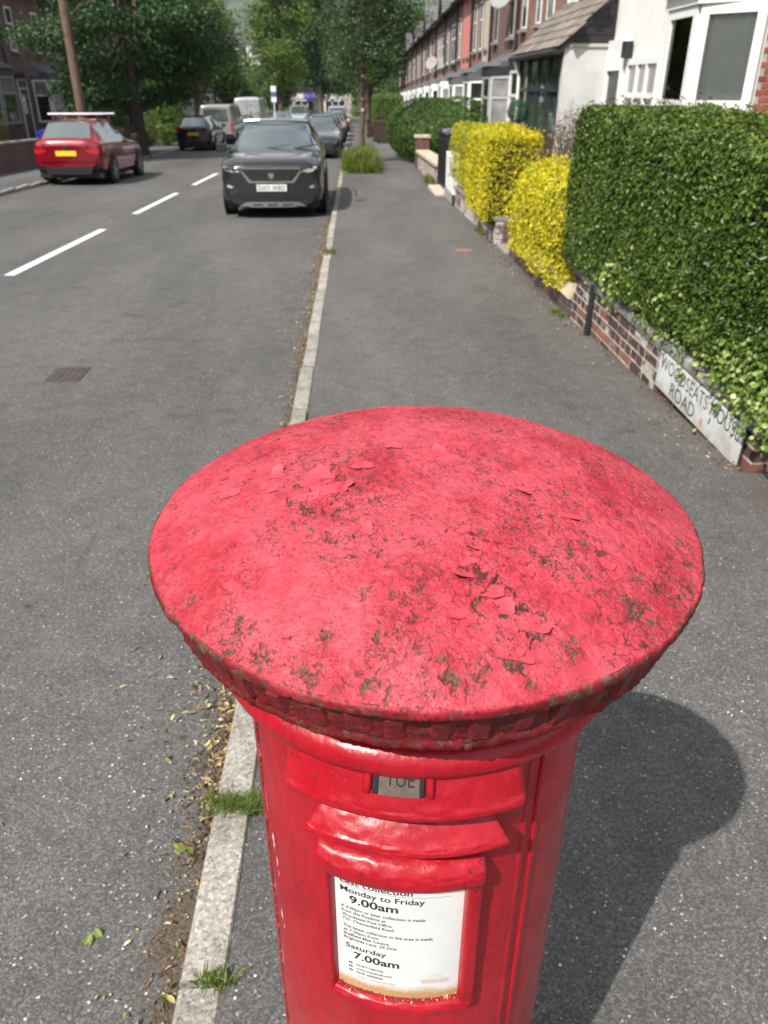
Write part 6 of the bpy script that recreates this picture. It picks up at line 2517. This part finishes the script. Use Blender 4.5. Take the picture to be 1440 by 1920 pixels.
# big dark tree on the far pavement: tiers of drooping sprays
bx, by = -8.4, 33.8
blobs = []
rs = random.Random(4)
for k in range(30):
    z = rs.uniform(2.2, 9.0)
    rad = 4.1 * (1 - max(0, (z - 5.2)) / 6.0) * (1 if z > 3.0 else .82)
    a = rs.uniform(0, 6.28)
    d = rad * rs.uniform(.35, .80)
    s = rs.uniform(.8, 1.45)
    blobs.append((math.cos(a) * d, math.sin(a) * d, z - d * .14, s * 1.25, s * 1.25, s * .42))
tree('street_tree', 'big dark street tree with drooping layered branches behind the red hatchback', (bx, by, g(by) + PZ), 2.6, .30, blobs, 78000, .12, lf_dk, m_bark_d, 1500, .30, 1, 16, .9, .8, flat=.4, spread=.6)
# its neighbours on the far side
def round_crown(seed, z0, z1, rad, k=14):
    r_ = random.Random(seed)
    out = []
    for i in range(k):
        f = r_.uniform(0, 1)
        z = z0 + (z1 - z0) * f
        rr_ = rad * math.sin(math.pi * (.18 + .72 * f)) ** .7
        a = r_.uniform(0, 6.28)
        d = rr_ * r_.uniform(.2, .7)
        s = rad * r_.uniform(.30, .48)
        out.append((math.cos(a) * d, math.sin(a) * d, z, s, s, s * .72))
    return out


specs = [('yellow-green street tree beyond the big dark tree', (-8.9, 51), 2.6, 7.6, 3.3, lf_yel, 26000, .15),
         ('mid green street tree in line with the far vans', (-11.8, 68), 2.6, 8.5, 3.6, lf_grn, 20000, .19),
         ('tall pale green tree rising behind the far vans', (-7.6, 92), 3., 12.5, 3.9, lf_yel, 20000, .24),
         ('broad dark tree closing the view down the street', (-4.0, 108), 3., 15.5, 5.6, lf_dk, 22000, .28),
         ('dark tree over the far end of the near pavement', (1.6, 84), 2.6, 11.5, 4.4, lf_dk, 18000, .24),
         ('mid green tree between the street end and the terrace', (1.0, 62), 2.6, 6.4, 2.4, lf_grn, 12000, .16),
         ('tall tree behind the terrace roofs at the street end', (9.5, 126), 3., 13., 6., lf_grn, 14000, .32),
         ('tall mid green tree behind the far shop', (-8.0, 132), 3., 13., 5.2, lf_grn, 16000, .34),
         ('wide tree beyond the far left houses', (-22.0, 120), 3., 11., 5.5, lf_yel, 14000, .34),
         ('low bushy tree in front of the hillside, left of the far vans', (-13.0, 100), 1.2, 4.6, 3.2, lf_grn, 12000, .22),
         ('low dark tree between the far vans and the shop', (-9.8, 112), 1.2, 5.2, 3.4, lf_dk, 12000, .24),
         ('dark tree among the far left gardens', (-16.5, 98), 2.5, 8.5, 4.2, lf_dk, 14000, .26)]
for i, (lb, (x_, y_), z0, z1, rad, lm, n_, sz_) in enumerate(specs):
    tree('street_tree' if i < 6 else 'background_tree', lb, (x_, y_, g(y_) + PZ), z0, .24 + .02 * rad, round_crown(20 + i, z0 + .7, z1, rad), n_, sz_, lm, m_bark, 420, rad * .12, 50 + i, 8, .2, .6)
# young tree on the near pavement, thin pale trunk with pruning scars
tx, ty = .27, 29.3
yt = tag(empty('young_tree', (tx, ty, g(ty) + PZ)), 'young street tree with thin knobbly trunk standing in long grass', 'tree')
mb = MB()
tp = [(0, 0, -.2), (0, 0, .05), (.01, 0, 1.0), (.06, .02, 1.55), (.0, .02, 1.75), (.05, 0, 2.5), (.03, .0, 2.75), (.13, 0, 3.3), (.12, 0, 4.5), (.15, 0, 6.5)]
mb.tube(tp, [.13, .105, .095, .10, .105, .085, .10, .07, .05, .015], 12)
mb.build('trunk', m_bark, yt, smooth=True)
for (z_, a) in ((1.62, -.4), (2.62, .2), (1.95, .9)):
    mb = MB()
    mb.lathe([(.0, .02), (.055, .018), (.06, 0), (.05, -.03)], 12)
    o = mb.build('pruning_scar', plain('fresh cut wood', (.42, .28, .16), .8), yt)
    o.location = (.05, -.09, z_)
    o.rotation_euler = (R(75), 0, a)
rs = random.Random(9)
for k in range(14):
    z = rs.uniform(1.6, 5.2)
    a = rs.uniform(0, 6.28)
    L = rs.uniform(.6, 1.5)
    mb = MB()
    mb.tube([(.08, 0, z), (math.cos(a) * L * .5 + .08, math.sin(a) * L * .5, z + .45), (math.cos(a) * L + .08, math.sin(a) * L, z + .75)], [.028, .018, .006], 6)
    mb.build('limb', m_bark, yt)
bl = [(.6, .1, 3.4, 1.0, 1.0, .7), (-.5, -.1, 3.3, .75, .9, .6), (1.2, .2, 4.3, 1.0, 1.1, .8), (-.3, .1, 4.4, 1.0, 1.1, .8), (.5, 0, 5.3, 1.3, 1.3, .9), (.3, 0, 6.4, 1.1, 1.1, .8), (-.75, 0, 2.6, .42, .6, .4), (1.0, 0, 2.9, .6, .7, .35)]
P, N = blob_points(22000, bl, .8, .17, 900)
N[:, 2] += .4
V, F = leaves(P, unit(N), .075, .6, .8, .25, False, .5)
np_mesh('crown', V, F, lf_yg, yt)

# bushes, hedges and walls of the far side
m_lbrick = m_bw2
def low_wall(name, label, x, y0, y1, h, capm=None):
    r = tag(empty(name, (x, y0, g(y0) + PZ)), label, 'garden wall')
    L = y1 - y0
    mb = MB()
    mb.prism([(0, -.3), (L, -.3 + SLOPE * L), (L, h + SLOPE * L), (0, h)], 0, .24, 'x')
    mb.build('wall', m_lbrick, r)
    k = 0
    y = 0
    while y < L - .1:
        l_ = min(.9, L - y)
        mb = MB()
        mb.box(-.04, .28, y + .003, y + l_ - .003, h + SLOPE * (y + l_ / 2) + .004, h + SLOPE * (y + l_ / 2) + .08, 0, .01)
        mb.build('coping_stone', capm or m_coping, r)
        y += l_
    return r


low_wall('garden_wall', 'dark brick garden wall along the far pavement beside the red car', -10.5, 15., 28.3, .72)
low_wall('garden_wall', 'dark brick garden wall along the far pavement beyond the brown bin', -10.5, 31.5, 44., .7)
low_wall('garden_wall', 'brick garden wall along the far pavement beside the vans', -10.5, 46, 66., .75, m_cream)
lf_bush = leaf_mat('olive bush leaf', [(0, (.02, .03, .012)), (.4, (.05, .07, .025)), (.75, (.09, .12, .04)), (1, (.16, .15, .06))], .3, .5, 1.5)


def bush(name, label, loc, blobs, n, size, lm, clump=.12, ncl=300):
    b_ = tag(empty(name, loc), label, 'bush')
    P, N = blob_points(n, blobs, .6, clump, ncl)
    N[:, 2] += .3
    V, F = leaves(P, unit(N), size, .55, .8, .2, False, .1)
    np_mesh('foliage', V, F, lm, b_)
    mb = MB()
    for k in range(12):
        q = blobs[k % len(blobs)]
        mb.tube([(random.uniform(-.15, .15), random.uniform(-.15, .15), 0), (q[0] * .6, q[1] * .6, q[2] * .6), (q[0] + random.uniform(-.3, .3), q[1], q[2] + q[5] * .5)], [.025, .015, .005], 5)
    stuff(mb.build('stem', m_bark_d, b_))
    return b_


bush('garden_bush', 'loose olive bush above the far garden wall left of the red car', (-11.3, 26.0, g(26) + PZ), [(0, 0, 1.0, .9, 1.4, .8), (.3, -1.2, .8, .7, 1.0, .7), (-.3, 1.2, 1.2, .7, 1.0, .7)], 9000, .06, lf_bush)
bush('garden_bush', 'bright fresh green bush at the kerb side beyond the big dark tree', (-9.3, 43.0, g(43.) + PZ), [(0, 0, 1.0, 1.15, 1.2, 1.0), (-.1, .2, 1.9, .95, 1.0, .9), (-.3, 0, 2.7, .55, .6, .6)], 15000, .075, lf_lite, .14, 420)
bush('garden_bush', 'ragged green weeds at the foot of the big dark tree', (-9.3, 36.4, g(36.4) + PZ), [(0, 0, .5, .5, .8, .5), (.1, .6, .7, .4, .5, .5)], 3000, .06, lf_lite, .1, 150)
make_hedge('garden_hedge', 'clipped green hedge behind the telegraph pole on the far side', -11.4, -10.7, 34.6, 41.5, g(38) + .6, g(38) + 1.68, 12000, .07, lf_mid, near=False, lump=.06, rnd=.2, inset=.15)
wheelie_bin('blue wheelie bin behind the red hatchback', (-10.1, 28.9, g(28.9) + PZ), R(-85), (.012, .035, .32))
wheelie_bin('brown wheelie bin standing under the big dark tree', (-9.25, 31.9, g(31.9) + PZ), R(-80), (.06, .03, .022))
wheelie_bin('dark brown wheelie bin beside another under the big dark tree', (-8.75, 32.1, g(32.1) + PZ), R(-92), (.035, .02, .016))

# telegraph pole
tpz = tag(empty('telegraph_pole', (-9.35, 30.2, g(30.2) + PZ)), 'brown wooden telegraph pole on the far pavement', 'pole')
mb = MB()
mb.tube([(0, 0, -.3), (0, 0, 2), (-.01, 0, 5), (0, 0, 9)], [.165, .155, .14, .115], 16)
mb.build('shaft', bark('creosoted timber', (.17, .115, .082)), tpz, smooth=True)
for z_ in (3.2, 3.6, 4.0, 4.4):
    mb = MB()
    mb.tube([(.12, 0, z_), (.28, 0, z_ + .01)], .012, 6)
    mb.build('climbing_step', m_iron, tpz)

# shop front and notice board at the end of the view
shp = tag(empty('shop', (-4.0, 118, g(118))), 'white-fronted shop with purple awning at the end of the street', 'shop')
mb = MB()
mb.box(-4.6, 3.8, 0, 8, -.5, 3.9)
mb.build('wall', m_beige, shp)
mb = MB()
mb.prism([(-4.9, 3.8), (-.4, 5.9), (4.1, 3.8)], -.3, 8.3, 'y')
mb.build('roof', m_slate, shp)
F = Face((-4.2, -.001), (3.4, -.001), (0, -1))
window(shp, F, .3, 3.0, .3, 2.6, 3, None, m_upvc, PANES[0], .12, .1, False, 'shop_window')
window(shp, F, 4.4, 7.2, .3, 2.6, 3, None, m_upvc, PANES[0], .12, .1, False, 'shop_window')
door(shp, F, 3.3, 4.1, .05, 2.2, (.6, .6, .6))
mb = MB()
mb.prism([(-.05, 3.5), (-1.1, 2.9), (-1.1, 2.75), (-.05, 3.35)], -2.6, -.9, 'x')
mb.build('awning', plain('purple awning cloth', (.10, .06, .28), .8), shp)
mb = MB()
F.box(mb, 0, 7.4, .0, .12, 2.75, 3.3)
mb.build('fascia', m_white, shp)
BS = .6
brd = tag(empty('sale_board', (-5.95, 66., g(66))), 'white and purple sale board on a post beyond the vans', 'sign board')
mb = MB()
mb.box(-.05, .05, -.04, .04, 0, 3.6)
mb.build('post', m_white, brd)
mb = MB()
mb.box(-.32, .32, -.09, -.05, 2.45, 3.7)
pb = mb.build('board', m_white, brd)
mb = MB()
mb.box(-.325, .325, -.095, -.089, 2.85, 3.25)
mb.build('band', plain('purple print', (.12, .07, .34), .5), pb)
brd.scale = (BS, BS, .86)
# a white gate post pair and cottage front among the trees on the far left
# ------------------------------------------------------------------ hillside, distant house, hill
def land(name, x0, x1, y0, y1, fz, m, nx=40, ny=30):
    xs, ys = np.linspace(x0, x1, nx), np.linspace(y0, y1, ny)
    X_, Y_ = np.meshgrid(xs, ys)
    Z_ = fz(X_, Y_)
    V = np.stack([X_, Y_, Z_], -1).reshape(-1, 3)
    ii = np.arange(nx * ny).reshape(ny, nx)
    F = np.stack([ii[:-1, :-1], ii[:-1, 1:], ii[1:, 1:], ii[1:, :-1]], -1).reshape(-1, 4)
    return struct(np_mesh(name, V, F, m, None, True))


t = NT('distant fields')
t.set(Base_Color=t.ramp(t.noise(.012, 5, .6), [(.3, (.02, .035, .014)), (.5, (.035, .058, .02)), (.65, (.06, .08, .03)), (.8, (.028, .045, .02))]), Roughness=1.)
m_field = t.m
hz = lambda x, y: -3.4 + 17 * sstep(172, 290, y) + 10 * sstep(290, 700, y) + (fbm(x / 60, y / 60, 401, 3) - .5) * 4
land('hillside', -420, 420, 168, 900, hz, m_field)
land('hill', -3800, 3800, 880, 4600, lambda x, y: 12 + 262 * sstep(900, 3000, y) * (.80 + .35 * fbm(x / 900 + 3, y / 900, 411, 4)), m_field, 80, 40)
dh = tag(empty('distant_house', (-29.5, 246, hz(np.array([-29.5]), np.array([246.]))[0])), 'white distant house with grey roof among the trees on the far hillside', 'house')
mb = MB()
mb.box(-4.5, 4.5, 0, 8, -2, 5.4)
mb.build('wall', m_white, dh)
mb = MB()
mb.prism([(-.6, 5.3), (4, 9.4), (8.6, 5.3)], -4.9, 4.9, 'x')
mb.build('roof', m_slate, dh)
F = Face((-4.5, 0), (4.5, 0), (0, -1))
for a0 in (.8, 3.6, 6.4):
    window(dh, F, a0, a0 + 1.6, 3.2, 4.7, 2, None, m_upvc, PANES[0], .12, .08, False)
mb = MB()
mb.box(2.6, 3.8, 3.4, 4.6, 7.6, 10.9)
mb.build('chimney', m_bw2, dh)
# woods across the hillside read as one mass
nW = 420
wx, wy = rng.uniform(-150, 130, nW), rng.uniform(172, 400, nW)
ok = ~((np.abs(wx + .118 * wy) < 10) & (wy < 262) & (wy > 226))
wx, wy = wx[ok], wy[ok]
wz = hz(wx, wy)
blobs = [(a, b_, c_ + r_ * .9, r_, r_, r_ * 1.1) for a, b_, c_, r_ in zip(wx, wy, wz, rng.uniform(3.2, 5.8, len(wx)))]
P, N = blob_points(80000, blobs, .35)
N[:, 2] += .3
V, F = leaves(P, unit(N), 1.0, .7, .8, .2, False)
o = np_mesh('far_woods', V, F, lf_grn)
stuff(o)
tag(o, 'wooded hillside across the valley beyond the street', 'woods')
# shade tree and hedge behind the photographer, on the far side of the street: it shows in paint and glass
tree('street_tree', 'street tree standing behind the photographer on the far pavement', (-9.2, -7.5, g(-7.5) + PZ), 2.6, .3, round_crown(77, 3.2, 8.6, 3.4), 12000, .16, lf_grn, m_bark, 300, .4, 77, 8, .2, .6)

# ------------------------------------------------------------------ thin summer haze over the valley
mb = MB()
mb.box(-3900, 3900, -70, 4700, -14, 420)
hzo = mb.build('haze', None)
hzo.data.materials.clear()
hm = bpy.data.materials.new('thin haze')
hm.use_nodes = True
hn = hm.node_tree.nodes
hn.remove(hn["Principled BSDF"])
pv = hn.new("ShaderNodeVolumePrincipled")
pv.inputs['Color'].default_value = (.80, .88, 1.0, 1)
pv.inputs['Density'].default_value = 0.8e-4
hm.node_tree.links.new(pv.outputs[0], hn["Material Output"].inputs['Volume'])
hzo.data.materials.append(hm)
stuff(hzo)
tag(hzo, 'thin pale summer haze over the street and valley', 'haze')
